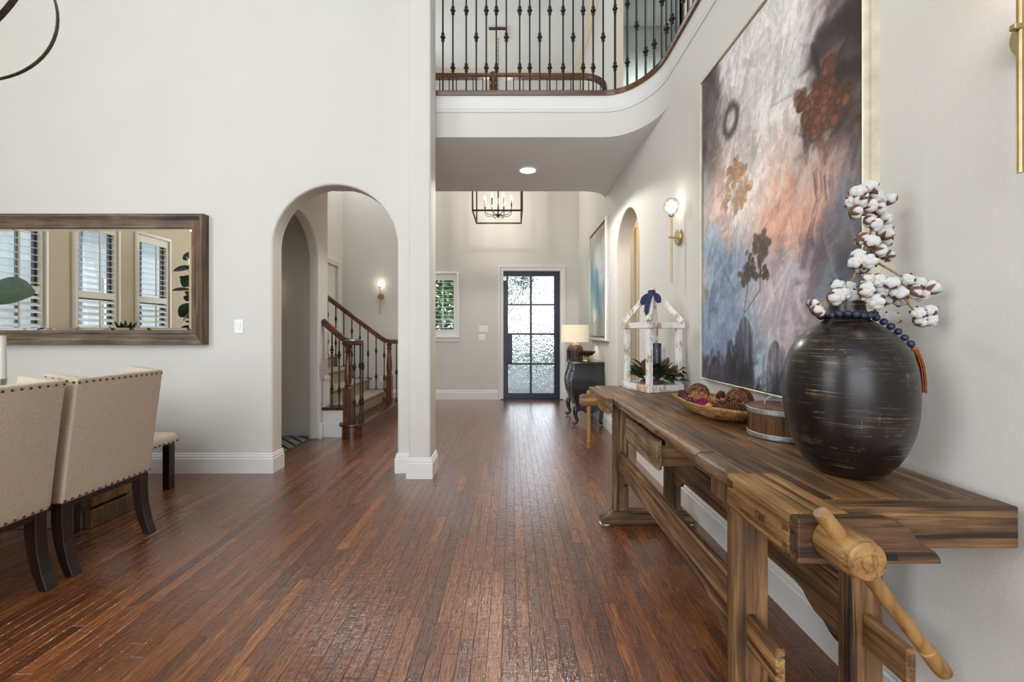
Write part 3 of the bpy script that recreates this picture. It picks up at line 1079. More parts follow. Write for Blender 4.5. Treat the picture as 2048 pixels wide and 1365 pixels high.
shutter_window('window_1', 'white plantation shutters on the window left of the front door', (-1.5, 7.75, 0), 0, 0.97, 1.17, 2.31, 2, tilts=(4, 4), stile=0.052, glass_y=0.11)
M_sash = plain('dark_window_sash', (0.10, 0.11, 0.12), 0.5)
for i, (a, b_) in enumerate(WIN):
    shutter_window('window_%d' % (i + 2), ['nearest', 'middle', 'farthest'][i] + ' shuttered dining window seen in the mirror', (-5.7, (a + b_) / 2, 0), math.pi / 2,
                   b_ - a + 0.08, 0.66, 2.74, 1, mid=1.75, sash=0.10 if i else -0.12, tilts=(12, 34), stile=0.04, pitch=0.082, casw=0.05, sashmat=M_sash, M_trim=M_cream)

# ================================================================== STAIRCASE
st = bpy.data.objects.new('trim_stair', None)
COL.objects.link(st)
st.name = 'staircase'
WM['staircase'] = Matrix.Identity(4)
tag(st, 'carpeted wooden staircase with a rounded bottom step seen through the arch', 'staircase')
RISE, RUN, N = 0.178, 0.25, 8
CXs, CYs = -1.875, 4.97


def step_poly(r, xf, y1):
    return arc(CXs, CYs, r, r, 180, 360, 20) + [(xf, y1), (-2.235, y1), (-2.235, 4.99), (CXs - r, 4.99)]


build(MB().prism(step_poly(0.125, CXs + 0.125, 6.80), XY, 0.0, RISE - 0.03), 'riser', M_stair, st, smooth=True)
build(MB().prism(step_poly(0.155, CXs + 0.155, 6.83), XY, RISE - 0.03, RISE), 'tread', M_stair, st, smooth=True, bevel=0.008, seg=2)
fx = [None, CXs + 0.125] + [-1.97 - RUN * k for k in range(N)]
for k in range(2, N):
    xk = fx[k]
    ya = 4.98 if k == 2 else 5.14
    z = RISE * k
    xe = fx[k + 1] if k == 2 else fx[k + 1]
    if k == 2:
        build(MB().box(-2.24, xk, ya, ya + 0.03, 0.0, z - 0.035), 'stringer', M_trim, st)
        build(MB().box(-2.23, xk - 0.01, ya - 0.006, ya, 0.0, 0.16), 'skirt', M_trim, st)
        build(MB().box(-2.239, xk + 0.03, ya - 0.03, ya + 0.14, z - 0.035, z), 'tread_end', M_stair, st, bevel=0.010, seg=2)
        build(MB().box(xk - 0.02, xk + 0.005, ya, ya + 0.13, 0.178, z - 0.03), 'riser_end', M_stair, st)
    build(MB().box(xe - 0.02, xk + 0.028, 6.42, 6.60, z - 0.035, z), 'tread_end', M_stair, st, bevel=0.010, seg=2)
    build(MB().box(xe - 0.02, xk, 6.42, 6.57, z - RISE, z - 0.03), 'riser_end', M_stair, st)
# carpet: one runner following treads and risers
out, inn = [], []
pts = [(fx[2] + 0.02, RISE)]
for k in range(2, N):
    z = RISE * k
    pts += [(fx[k], z - RISE), (fx[k], z - 0.035), (fx[k] + 0.026, z - 0.03), (fx[k] + 0.03, z - 0.008), (fx[k] + 0.018, z + 0.006), (fx[k + 1], z + 0.006)]
pts = pts[1:]
poly = pts + [(pts[-1][0], 0.1), (pts[0][0] - 0.05, 0.1)]
build(MB().prism(poly, lambda u, v, h: (u, h, v), 5.02, 5.13), 'carpet_edge', M_carpet, st) if False else None
build(MB().prism(poly, lambda u, v, h: (u, h, v), 5.14, 6.42), 'carpet_runner', M_carpet, st, smooth=True)
build(MB().box(fx[3], fx[2] + 0.02, 5.11, 5.14, RISE, RISE * 2 + 0.004), 'carpet_side', M_carpet, st)


def bar_mesh(h, knuckles, name, w=0.0125, base=True):
    mb = MB().box(-w / 2, w / 2, -w / 2, w / 2, 0, h)
    for z in knuckles:
        for a, r in ((-0.030, 0.017), (0.0, 0.0255), (0.030, 0.017)):
            pr = [(r * 0.6, z + a - 0.014), (r, z + a), (r * 0.6, z + a + 0.014)]
            mb.lathe(pr, (0, 0, 0), 8)
    if base:
        mb.lathe([(0.019, 0), (0.019, 0.012), (0.010, 0.022)], (0, 0, 0), 8)
    return mesh_only(mb, name, M_iron)


RAILP = [(-0.032, -0.03), (0.032, -0.03), (0.036, -0.012), (0.030, 0.002), (0.034, 0.014), (0.024, 0.030), (0, 0.036), (-0.024, 0.030), (-0.034, 0.014), (-0.030, 0.002), (-0.036, -0.012)]


def rail_mb(pts, prof=RAILP):
    pts = [Vector(p) for p in pts]
    rings = []
    for i, p in enumerate(pts):
        t_ = (pts[min(i + 1, len(pts) - 1)] - pts[max(i - 1, 0)]).normalized()
        s_ = Vector((t_.y, -t_.x, 0)).normalized()
        u_ = s_.cross(t_).normalized()
        if u_.z < 0:
            u_ = -u_
        rings.append([p + s_ * a + u_ * b_ for a, b_ in prof])
    return MB().rings(rings)


NEWEL = [(0.030, 0.44), (0.033, 0.452), (0.022, 0.468), (0.030, 0.50), (0.038, 0.56), (0.034, 0.64), (0.026, 0.74), (0.023, 0.80), (0.033, 0.825), (0.024, 0.84), (0.030, 0.87), (0.034, 0.90)]


def newel(parent, x, y, z, h):
    k = h / 0.9
    mb = MB().box(x - 0.045, x + 0.045, y - 0.045, y + 0.045, z, z + 0.40 * k)
    pr = [(0.044, 0.40), (0.034, 0.415), (0.044, 0.43), (0.032, 0.445), (0.038, 0.47), (0.044, 0.53), (0.040, 0.60), (0.029, 0.74), (0.026, 0.80), (0.040, 0.825), (0.028, 0.845), (0.036, 0.87), (0.042, 0.90)]
    mb.lathe([(r, zz * k + z) for r, zz in pr], (x, y, 0), 20)
    return build(mb, 'newel_post', M_newel, parent, smooth=True)


nr = thing('stair_railing', 'near stair railing with round volute cap and turned newel on the bottom step', 'railing', (-1.925, 4.95, RISE), group=None)
newel(nr, -1.925, 4.95, RISE, 0.915)
build(MB().lathe([(0.112, 1.093), (0.124, 1.10), (0.127, 1.118), (0.118, 1.128), (0.121, 1.142), (0.10, 1.158), (0.0005, 1.160)], (-1.875, 4.97, 0), 32).lathe([(0.10, 1.092), (0.112, 1.0935)], (-1.875, 4.97, 0), 32), 'volute_cap', M_rail, nr, smooth=True)
build(rail_mb([(-1.80, 4.90, 1.125), (-1.90, 4.945, 1.13), (-1.98, 4.965, 1.165), (-2.06, 4.975, 1.225), (-2.16, 4.98, 1.31), (-2.238, 4.98, 1.38)]), 'handrail', M_rail, nr, smooth=True)
bm_v = bar_mesh(0.915, (0.24, 0.66), 'iron_baluster')
bm_v1 = bar_mesh(0.915, (0.44,), 'iron_baluster')
bm_n2 = bar_mesh(0.79, (0.19, 0.60), 'iron_baluster')
for q, a in enumerate((-75, -28, 15, 62)):
    place(bm_v if q % 2 else bm_v, 'baluster', nr, (-1.855 + 0.085 * math.cos(math.radians(a)) + 1.925, 4.985 + 0.085 * math.sin(math.radians(a)) - 4.95, 0))
place(bm_n2, 'baluster', nr, (-2.13 + 1.925, 4.985 - 4.95, RISE), scale=(1, 1, 1.13))
place(bm_n2, 'baluster', nr, (-2.045 + 1.925, 4.985 - 4.95, RISE), scale=(1, 1, 1.03))
fr = thing('stair_railing', 'far stair railing rising behind the carpeted steps', 'railing', (-1.89, 6.5, RISE))
newel(fr, -1.89, 6.5, RISE, 0.89)
build(rail_mb([(-1.62, 6.5, 1.095), (-1.86, 6.5, 1.095), (-1.95, 6.5, 1.11), (-2.05, 6.5, 1.175), (-3.2, 6.5, 2.05)]), 'handrail', M_rail, fr, smooth=True)
for i in range(14):
    xb = -1.78 - 0.0 if i == 0 else -1.845 - 0.125 * i
    k = 1
    while k < N - 1 and xb < fx[k + 1] + 0.02:
        k += 1
    zt = 1.07 if xb > -1.95 else min(1.075 + (-xb - 1.95) * 0.762 + 0.0, 2.1)
    zb = RISE * k
    h = zt - zb
    me = bar_mesh(h, (h * 0.24, h * 0.72) if i % 3 else (h * 0.5,), 'iron_baluster')
    place(me, 'baluster', fr, (xb + 1.89, 0.0, zb - RISE))

# ================================================================== BALCONY RAILINGS
bal = thing('balcony_railing', 'curved front balcony railing of black iron balusters above the bridge', 'railing', (-0.69, 3.84, 3.405))
path = [(-0.69, 3.85)] + [(x_ - 0.0, y_ + 0.0) for x_, y_ in arc(0.84, 3.28, 0.402, 0.57, 90, 0, 24)] + [(1.242, -0.95)]
shoe = [(0.035, 3.404), (0.040, 3.418), (0.030, 3.426), (0.036, 3.440), (0.026, 3.452), (-0.04, 3.452), (-0.04, 3.404)]
build(MB().sweep(path, shoe, XY), 'shoe_rail', M_rail, bal, smooth=True)
dens = []
for a, b_ in zip(path[:-1], path[1:]):
    n = max(1, int((Vector(b_) - Vector(a)).length / 0.03))
    dens += [Vector(a).lerp(Vector(b_), i / n) for i in range(n)]
dens.append(Vector(path[-1]))
build(rail_mb([(p.x, p.y, 4.485) for p in dens[::2] + [dens[-1]]]), 'handrail', M_rail, bal, smooth=True)
bS = bar_mesh(1.0, (0.50,), 'iron_baluster', 0.0135, False)
bD = bar_mesh(1.0, (0.22, 0.745), 'iron_baluster', 0.0135, False)
want, acc, idx = 0.05, 0.0, 0
for i in range(1, len(dens)):
    acc += (dens[i] - dens[i - 1]).length
    if acc >= want and dens[i].y > 1.6:
        place(bS if idx % 3 == 0 else bD, 'baluster', bal, (dens[i].x + 0.69, dens[i].y - 3.84, 0.046), (0, 0, 0.4 if idx > 15 else 0))
        want += 0.0985
        idx += 1
bal2 = thing('balcony_railing', 'rear balcony railing with curved end on the far side of the bridge', 'railing', (-2.2, 5.30, 3.405))
path2 = [(-2.2, 5.30)] + [(x_, y_ - 0.02) for x_, y_ in rear[::-1]]
build(MB().sweep(path2, [(-q, h) for q, h in shoe], XY), 'shoe_rail', M_rail, bal2, smooth=True)
dens = []
for a, b_ in zip(path2[:-1], path2[1:]):
    n = max(1, int((Vector(b_) - Vector(a)).length / 0.03))
    dens += [Vector(a).lerp(Vector(b_), i / n) for i in range(n)]
dens.append(Vector(path2[-1]))
build(rail_mb([(p.x, p.y, 4.475) for p in dens[::2] + [dens[-1]]]), 'handrail', M_rail, bal2, smooth=True)
want, acc, idx = 0.05, 0.0, 0
for i in range(1, len(dens)):
    acc += (dens[i] - dens[i - 1]).length
    if acc >= want:
        place(bS if idx % 3 == 0 else bD, 'baluster', bal2, (dens[i].x + 2.2, dens[i].y - 5.30, 0.046), scale=(0.8, 0.8, 1))
        want += 0.1035
        idx += 1
build(MB().lathe([(0.034, 3.45), (0.030, 3.8), (0.024, 4.2), (0.036, 4.36), (0.026, 4.39), (0.040, 4.44), (0.040, 4.515)], (-0.232, 5.30, 0), 16), 'newel_post', M_newel, bal2, smooth=True)

# ================================================================== WORKBENCH
HB = 0.838          # height of the bench top
wb = thing('workbench', 'long reclaimed wood workbench console with wooden vises along the right wall', 'workbench', (0.92, 2.06, 0.0))
# top boards
bx = [0.700, 0.79, 0.885, 0.99, 1.09, 1.195]
cuts = [[2.30], [1.62, 2.72], [2.05], [1.45, 2.52], [1.95]]
for i in range(5):
    ys = [1.04] + cuts[i] + [3.22]
    for j in range(len(ys) - 1):
        dz = R.uniform(-0.0022, 0.0)
        build(MB().box(bx[i] + 0.0005, bx[i + 1] - 0.0005, ys[j] + 0.0006, ys[j + 1] - 0.0006, 0.79, HB + dz), 'top_board', M_bench_y, wb, bevel=0.0035, seg=2)
# rounded worn front edge, in two lengths
def nose(y0, y1, zt, x0=0.632, x1=0.699, th=0.046, n=14, wob=0.0025):
    prof = [(x1, zt - th), (x1, zt), (x0 + 0.022, zt), (x0 + 0.010, zt - 0.004), (x0 + 0.003, zt - 0.013), (x0, zt - 0.024), (x0 + 0.003, zt - 0.036), (x0 + 0.012, zt - th)]
    rings = []
    for k in range(n + 1):
        y = y0 + (y1 - y0) * k / n
        rings.append([(a + (R.uniform(-wob, wob) if a < x1 - 0.01 else 0), y, z + (R.uniform(-wob, wob * 0.4) if z < zt and a < x1 - 0.01 else 0)) for a, z in prof])
    return MB().rings(rings)
build(nose(1.452, 3.22, HB - 0.001, n=22), 'front_edge', M_bench_y, wb, smooth=True)
build(nose(1.232, 1.449, HB - 0.006, wob=0.003, n=6), 'front_edge', M_bench_y, wb, smooth=True)
build(MB().box(0.6285, 0.636, 1.80, 1.845, HB - 0.040, HB - 0.014), 'wood_plug', M_vise_x, wb, bevel=0.002)
# near end cap and end vise
build(MB().box(0.772, 1.196, 0.990, 1.038, 0.738, HB - 0.001), 'end_cap', M_bench_x, wb, bevel=0.004, seg=2)
beam = build(MB().box(0.629, 0.770, 0.953, 1.228, 0.740, HB), 'vise_beam', M_vise_y, wb, bevel=0.007, seg=2)
build(MB().box(0.6272, 0.640, 1.040, 1.085, 0.772, 0.797), 'wood_plug', M_vise_x, wb, bevel=0.002)
for (a, b_, c, d_) in [(0.9555, 0.975, 0.742, 0.768), (0.9555, 0.975, 0.792, 0.818), (1.195, 1.222, 0.800, 0.826)]:
    build(MB().prism([(a, c + 0.004), (b_, c), (b_, d_), (a, d_ - 0.004)], YZ, 0.6272, 0.640), 'dovetail', M_vise_x, wb)
prof = [(0.629, 0.739), (0.629, HB)] + [(0.80, HB), (0.835, HB - 0.002), (0.855, HB - 0.008), (0.874, HB - 0.022), (0.888, HB - 0.040), (0.894, HB - 0.050), (0.900, HB - 0.056), (0.915, HB - 0.062), (0.932, HB - 0.072), (0.943, HB - 0.086), (0.946, 0.739)]
vp = build(MB().prism(prof, lambda u, v, h: (u, h, v), 0.922, 0.951), 'vise_plate', M_vise_x, wb, bevel=0.004, seg=2, angle=50)
build(MB().box(0.822, 0.848, 0.9195, 0.924, 0.747, 0.762), 'slot_shade', M_dark, vp, bevel=0.004)  # black block on the plate, its colour standing for the shade in a hole
sc_ = build(MB().lathe([(0.040, 0.9215), (0.043, 0.915), (0.043, 0.850), (0.0425, 0.842), (0.040, 0.836), (0.0385, 0.832), (0.0385, 0.826), (0.034, 0.821), (0.018, 0.820), (0.017, 0.822), (0.015, 0.822), (0.014, 0.819), (0.0005, 0.818)], (0.700, 0, 0.797), 36, axis='y', cap=False), 'screw', M_screw_y, wb, smooth=True)
hd = Vector((0.60, -0.035, -0.80)).normalized()
c0 = Vector((0.700, 0.868, 0.797))
hp = [(-0.098, 0.0145), (-0.094, 0.0165), (-0.04, 0.0165), (0.06, 0.0155), (0.17, 0.0148), (0.245, 0.0145), (0.247, 0.0165), (0.252, 0.0165), (0.255, 0.0155), (0.285, 0.0168), (0.303, 0.0155), (0.310, 0.010)]
build(MB().tube([c0 + hd * s for s, _ in hp], [r for _, r in hp], 18), 'vise_handle', M_handle, wb, smooth=True)
# guide block below the front edge
build(MB().box(0.655, 0.700, 1.255, 1.300, 0.705, 0.800).box(0.660, 0.705, 1.300, 1.392, 0.715, 0.795), 'guide_block', M_bench_z, wb, bevel=0.004)
# far face vise
build(MB().box(0.583, 0.629, 2.60, 3.17, 0.742, HB - 0.002), 'vise_jaw', M_bench_y, wb, bevel=0.004, seg=2)
build(MB().lathe([(0.0005, 0.468), (0.030, 0.468), (0.034, 0.472), (0.0395, 0.479), (0.0395, 0.486), (0.043, 0.490), (0.044, 0.575), (0.042, 0.584)], (0, 2.88, 0.780), 28, axis='x', cap=False), 'screw', M_screw_x, wb, smooth=True)
hp = [(0.067, 0.012), (0.063, 0.0155), (0.030, 0.0155), (-0.10, 0.0145), (-0.26, 0.0142), (-0.277, 0.0142), (-0.279, 0.018), (-0.285, 0.018), (-0.288, 0.0165), (-0.315, 0.018), (-0.327, 0.014)]
build(MB().tube([(0.530, 2.88, 0.780 + s) for s, _ in hp], [r for _, r in hp], 14), 'vise_handle', M_handle, wb, smooth=True)
# legs, rails and feet of the two trestles
for (ya, yb) in ((1.240, 1.287), (2.720, 2.768)):
    for (xa, xb, zt) in ((0.660, 0.758, 0.79), (1.000, 1.098, 0.79)):
        build(MB().box(xa, xb, ya, yb, 0.085, zt), 'leg', M_bench_z, wb, bevel=0.004, seg=2)
    build(MB().box(0.758, 1.0, ya + 0.004, yb - 0.004, 0.68, 0.789), 'cross_rail', M_bench_x, wb, bevel=0.003)
    fp = [(0.585, 0.004), (0.578, 0.018), (0.582, 0.034), (0.596, 0.050), (0.620, 0.064), (0.642, 0.076), (0.652, 0.088), (1.118, 0.088), (1.128, 0.076), (1.150, 0.064), (1.172, 0.050), (1.186, 0.034), (1.190, 0.018), (1.184, 0.004)]
    build(MB().prism(fp, lambda u, v, h: (u, h, v), ya - 0.012, yb + 0.012), 'foot', M_bench_x, wb, bevel=0.003)
    for xx in (0.612, 1.158):
        build(MB().lathe([(0.036, 0.0005), (0.038, 0.002), (0.036, 0.006), (0.0005, 0.006)], (xx, (ya + yb) / 2, 0), 20), 'floor_glide', M_plastic, wb)
# long stretchers with shaped undersides and through tenons
def stretcher(x0, x1):
    top = 0.474
    poly = [(1.290, top), (2.716, top), (2.716, 0.275), (2.66, 0.268), (2.655, 0.278), (2.645, 0.270), (2.635, 0.279), (2.60, 0.288), (2.57, 0.318), (2.52, 0.336), (1.54, 0.338), (1.50, 0.330), (1.465, 0.305), (1.44, 0.292), (1.40, 0.288), (1.37, 0.270), (1.345, 0.262), (1.290, 0.262)]
    build(MB().prism(poly, YZ, x0, x1), 'stretcher', M_bench_y, wb, bevel=0.003)
    build(MB().box(x0 + 0.001, x1 - 0.001, 1.10, 1.2405, 0.318, 0.417), 'tenon', M_bench_y, wb, bevel=0.0035)
    build(MB().box(x0 + 0.001, x1 - 0.001, 2.767, 2.86, 0.318, 0.417), 'tenon', M_bench_y, wb, bevel=0.0035)
stretcher(0.693, 0.720)
stretcher(1.036, 1.063)
# drawer
dr = build(MB().box(0.658, 0.684, 1.905, 2.42, 0.620, 0.757), 'drawer_front', M_drawer, wb, bevel=0.004)
build(MB().box(0.684, 1.02, 1.925, 2.40, 0.632, 0.730), 'drawer_box', M_bench_x, wb, bevel=0.002)
build(MB().box(0.70, 1.05, 1.90, 1.915, 0.730, 0.792).box(0.70, 1.05, 2.41, 2.425, 0.730, 0.792), 'drawer_runner', M_bench_x, wb)

# ================================================================== VASE
vx, vy = 0.985, 1.235
vase = thing('vase', 'large round dark brown vase with scratched gold streaks on the workbench', 'vase', (vx, vy, HB))
pr = [(0.0005, 0.0), (0.068, 0.0), (0.076, 0.003), (0.092, 0.016), (0.115, 0.045), (0.135, 0.085), (0.150, 0.135), (0.1575, 0.19), (0.1590, 0.245), (0.1560, 0.295), (0.148, 0.335), (0.134, 0.370), (0.112, 0.400), (0.086, 0.424), (0.064, 0.440), (0.053, 0.448), (0.050, 0.456), (0.0465, 0.475), (0.0425, 0.497), (0.0425, 0.501), (0.039, 0.501), (0.040, 0.48), (0.044, 0.46), (0.0005, 0.40)]
from mathutils import geometry as _g
def smooth_prof(pr, n=3):
    out = []
    for i in range(len(pr) - 1):
        p0, p1, p2, p3 = [Vector(pr[max(0, min(len(pr) - 1, i + k))]) for k in (-1, 0, 1, 2)]
        for j in range(n):
            t_ = j / n
            out.append(tuple(0.5 * ((2 * p1) + (p2 - p0) * t_ + (2 * p0 - 5 * p1 + 4 * p2 - p3) * t_ ** 2 + (3 * p1 - p0 - 3 * p2 + p3) * t_ ** 3)))
    out.append(pr[-1])
    return [(max(r, 0.0004), z) for r, z in out]
build(MB().lathe(smooth_prof(pr[:16]) + pr[16:], (0, 0, 0), 64, cap=False), 'vase_body', M_vase, vase, smooth=True, local=True)

# bead garland round the neck
gar = thing('bead_garland', 'navy wooden bead garland with rust tassel hung round the vase neck', 'garland', (vx, vy, HB + 0.455))
bead = MB().ico((0, 0, 0), 1, 2)
bead_me = mesh_only(bead, 'bead', M_navy, smooth='all')
pts = []
for k in range(20):
    a = math.radians(200 + k * 17.1)
    pts.append((vx + 0.062 * math.cos(a), vy + 0.062 * math.sin(a), HB + 0.4605 + 0.003 * math.sin(k)))
# strand trailing over the right shoulder
dx, dy = math.cos(math.radians(-22)), math.sin(math.radians(-22))
for r_, z_ in [(0.070, 0.452), (0.087, 0.4405), (0.103, 0.427), (0.119, 0.4125), (0.1335, 0.395), (0.147, 0.378)]:
    pts.append((vx + r_ * dx, vy + r_ * dy, HB + z_))
for p in pts:
    s_ = 0.0102 * R.uniform(0.95, 1.05)
    place(bead_me, 'bead', gar, (p[0] - vx, p[1] - vy, p[2] - HB - 0.455), (R.random() * 3, R.random() * 3, 0), (s_, s_, s_ * 0.95))
tm = MB()
prof_t = [(0.155, 0.362), (0.162, 0.345), (0.168, 0.315), (0.1715, 0.275), (0.172, 0.245)]
for k in range(34):
    a = R.uniform(-0.075, 0.075)
    o_ = R.uniform(-0.002, 0.007)
    ax, ay = math.cos(math.radians(-22) + a), math.sin(math.radians(-22) + a)
    q = [(0.150, 0.370)] + [(r_ + o_, z_) for r_, z_ in prof_t]
    tm.tube([(vx + r_ * (dx + (ax - dx) * min(1, j / 3)), vy + r_ * (dy + (ay - dy) * min(1, j / 3)), HB + z_ + R.uniform(-0.004, 0.004) * (j == 5)) for j, (r_, z_) in enumerate(q)], 0.0015, 4)
tm.ico((vx + 0.1545 * dx, vy + 0.1545 * dy, HB + 0.364), 0.0085, 1)
build(tm, 'tassel', M_tassel, gar)

# ================================================================== COTTON STEMS
def P(px, py, Y):
    return Vector(((px - VX) * Y / F, Y, HC - (py - VY) * Y / F))

boll_mb = MB()
rb = random.Random(3)
for k in range(5):
    a = k * 1.257
    boll_mb.ico((0.46 * math.cos(a), 0.46 * math.sin(a), 0.1), 0.60, 2, 0.07, (0.95, 0.95, 1.1), rb)
boll_mb.ico((0, 0, 0.4), 0.55, 2, 0.07, (1, 1, 1), rb)
boll_me = mesh_only(boll_mb, 'boll', M_cotton, smooth='all')
husk_mb = MB()
for k in range(5):
    a = k * 1.257 + 0.63
    ca, sa = math.cos(a), math.sin(a)
    rows = []
    for j, (r_, z_, w_) in enumerate([(0.08, -0.80, 0.10), (0.50, -0.72, 0.24), (0.90, -0.38, 0.26), (1.05, -0.02, 0.15), (1.10, 0.30, 0.02)]):
        rows.append([(ca * r_ - sa * w_, sa * r_ + ca * w_, z_), (ca * (r_ + 0.06), sa * (r_ + 0.06), z_ - 0.05), (ca * r_ + sa * w_, sa * r_ - ca * w_, z_)])
    husk_mb.rings(rows, False, False)
husk_me = mesh_only(husk_mb, 'husk', M_husk, smooth=True)
leaf_b = MB().rings([[(-w_, y_, z_), (0, y_, z_ - w_ * 0.5), (w_, y_, z_)] for y_, z_, w_ in [(0, 0, 0.02), (0.3, 0.05, 0.28), (0.7, 0.1, 0.3), (1.0, 0.05, 0.2), (1.3, -0.1, 0.01)]], False, False)
bract_me = mesh_only(leaf_b, 'dry_leaf', M_husk, smooth=True)

def cotton(label, stem_px, bolls, Y0, group='cotton stems in the vase'):
    base = Vector((vx, vy, HB + 0.49))
    t_ = thing('cotton_stem', label, 'cotton stem', tuple(base))
    for poly_ in stem_px:
        pts_ = [P(a, b_, y) for a, b_, y in poly_]
        pts2 = []
        for i in range(len(pts_) - 1):
            for j in range(4):
                pts2.append(pts_[i].lerp(pts_[i + 1], j / 4))
        pts2.append(pts_[-1])
        n = len(pts2)
        build(MB().tube(pts2, [0.0038 - 0.0018 * i / n for i in range(n)], 7), 'stem', M_stem, t_, smooth=True)
    for (a, b_, rpx, dy_) in bolls:
        p = P(a, b_, Y0 + dy_) - base
        s_ = rpx * (Y0 + dy_) / F / 0.97
        d_ = Vector((R.uniform(-1, 1), R.uniform(-1.2, 0.2), R.uniform(-0.5, 1))).normalized()
        q_ = d_.to_track_quat('Z', 'Y') @ Quaternion((0, 0, 1), R.random() * 6)
        b1 = place(boll_me, 'boll', t_, p, q_, (s_, s_, s_ * R.uniform(0.85, 1.05)))
        place(husk_me, 'husk', b1, (0, 0, 0))
    return t_

Yc = 1.235
ct = cotton('tall upright cotton stem rising in front of the painting frame', [[(1690, 606, Yc), (1697, 577, Yc + 0.01), (1712, 545, Yc + 0.02), (1735, 500, Yc + 0.02), (1742, 460, Yc + 0.02), (1745, 430, Yc + 0.02), (1735, 395, Yc + 0.02)]],
            [(1738, 374, 14, 0), (1716, 384, 14, -0.02), (1706, 404, 13, -0.01), (1722, 404, 13, -0.03), (1752, 394, 13, 0.01), (1776, 400, 14, 0.02), (1711, 424, 14, -0.02), (1726, 420, 12, 0.02), (1741, 412, 13, -0.03), (1759, 418, 13, -0.01), (1769, 437, 13, 0.01), (1738, 442, 12, -0.02), (1752, 450, 13, -0.03), (1770, 458, 12, 0.02),
             (1722, 478, 13, -0.01), (1744, 483, 14, -0.03), (1770, 468, 14, 0.01), (1771, 482, 13, 0.03), (1738, 500, 12, 0.02), (1758, 502, 14, -0.02), (1717, 511, 13, -0.02), (1711, 526, 13, -0.03), (1737, 523, 15, -0.04), (1775, 512, 11, 0.01), (1725, 538, 12, -0.01)], Yc + 0.02)
for (a, b_, y) in [(1768, 524, Yc), (1742, 383, Yc - 0.03), (1720, 396, Yc - 0.03)]:
    o = place(bract_me, 'dry_leaf', ct, P(a, b_, y) - Vector(ct.location), (R.uniform(-0.5, 0.5), R.uniform(-0.5, 0.5), -1.2), (0.024, 0.024, 0.024))
cotton('spreading cotton stem leaning right over the vase shoulder', [[(1708, 606, Yc), (1728, 588, Yc - 0.01), (1760, 575, Yc - 0.03), (1790, 566, Yc - 0.065), (1840, 572, Yc - 0.065)], [(1752, 524, Yc + 0.02), (1780, 540, Yc - 0.04), (1802, 553, Yc - 0.065)], [(1803, 590, Yc - 0.065), (1815, 604, Yc - 0.065), (1822, 616, Yc - 0.065), (1836, 625, Yc - 0.065)]],
       [(1733, 560, 13, 0), (1732, 580, 15, -0.02), (1756, 562, 14, 0.0), (1763, 580, 14, 0.01), (1784, 566, 13, -0.02), (1797, 586, 15, -0.01), (1752, 604, 16, -0.02), (1776, 597, 13, 0.02), (1800, 602, 12, 0.03), (1815, 560, 12, 0.0), (1836, 566, 13, 0.01), (1826, 584, 14, 0.0), (1845, 588, 14, 0.01), (1862, 576, 15, 0.0), (1808, 575, 12, 0.03),
        (1836, 626, 12, 0), (1858, 622, 13, 0), (1840, 642, 13, 0.01), (1862, 640, 12, 0.0), (1783, 637, 14, 0.13)], Yc - 0.065)
cotton('short cotton stem with bolls resting on the left rim of the vase neck', [[(1686, 606, Yc), (1670, 600, Yc - 0.01), (1650, 607, Yc - 0.01), (1632, 616, Yc - 0.01)]],
       [(1672, 594, 17, -0.01), (1676, 573, 13, 0.02), (1700, 574, 11, 0.02), (1691, 588, 12, -0.02), (1704, 592, 13, -0.02), (1627, 610, 12, 0), (1634, 622, 14, -0.01)], Yc - 0.005)

# ================================================================== CANISTER
cn = thing('canister', 'round wooden canister with galvanised bands and a lid between bowl and vase', 'canister', (1.072, 1.665, HB))
build(MB().lathe([(0.0005, 0.002), (0.117, 0.002), (0.1185, 0.004), (0.1185, 0.112), (0.0005, 0.112)], (0, 0, 0), 48, cap=False), 'canister_body', M_canister, cn, smooth=True, local=True)
for z in (0.001, 0.094):
    build(MB().lathe([(0.1185, z), (0.1225, z), (0.1235, z + 0.002), (0.1225, z + 0.010), (0.1235, z + 0.016), (0.1215, z + 0.019), (0.1185, z + 0.019)], (0, 0, 0), 48, cap=False), 'metal_band', M_galv, cn, smooth=True, local=True)
lid = build(MB().lathe([(0.0005, 0.110), (0.119, 0.110), (0.121, 0.113), (0.120, 0.118), (0.115, 0.121), (0.0005, 0.122)], (0, 0, 0), 48, cap=False), 'lid', M_canlid, cn, smooth=True, local=True)
a_ = math.radians(-28)
hm = MB()
rows = []
for k in range(15):
    t_ = math.pi * k / 14
    u_, z_ = 0.030 * math.cos(t_), 0.121 + 0.033 * math.sin(t_)
    row = []
    for w_, e_ in ((-0.008, 0), (0.008, 0), (0.008, 0.0022), (-0.008, 0.0022)):
        uu, zz = u_ + e_ * math.cos(t_), z_ + e_ * math.sin(t_)
        row.append((-0.028 + uu * math.cos(a_) - w_ * math.sin(a_), 0.01 + uu * math.sin(a_) + w_ * math.cos(a_), zz))
    rows.append(row)
build(hm.rings(rows), 'handle', M_galv, lid, smooth=True, local=True)

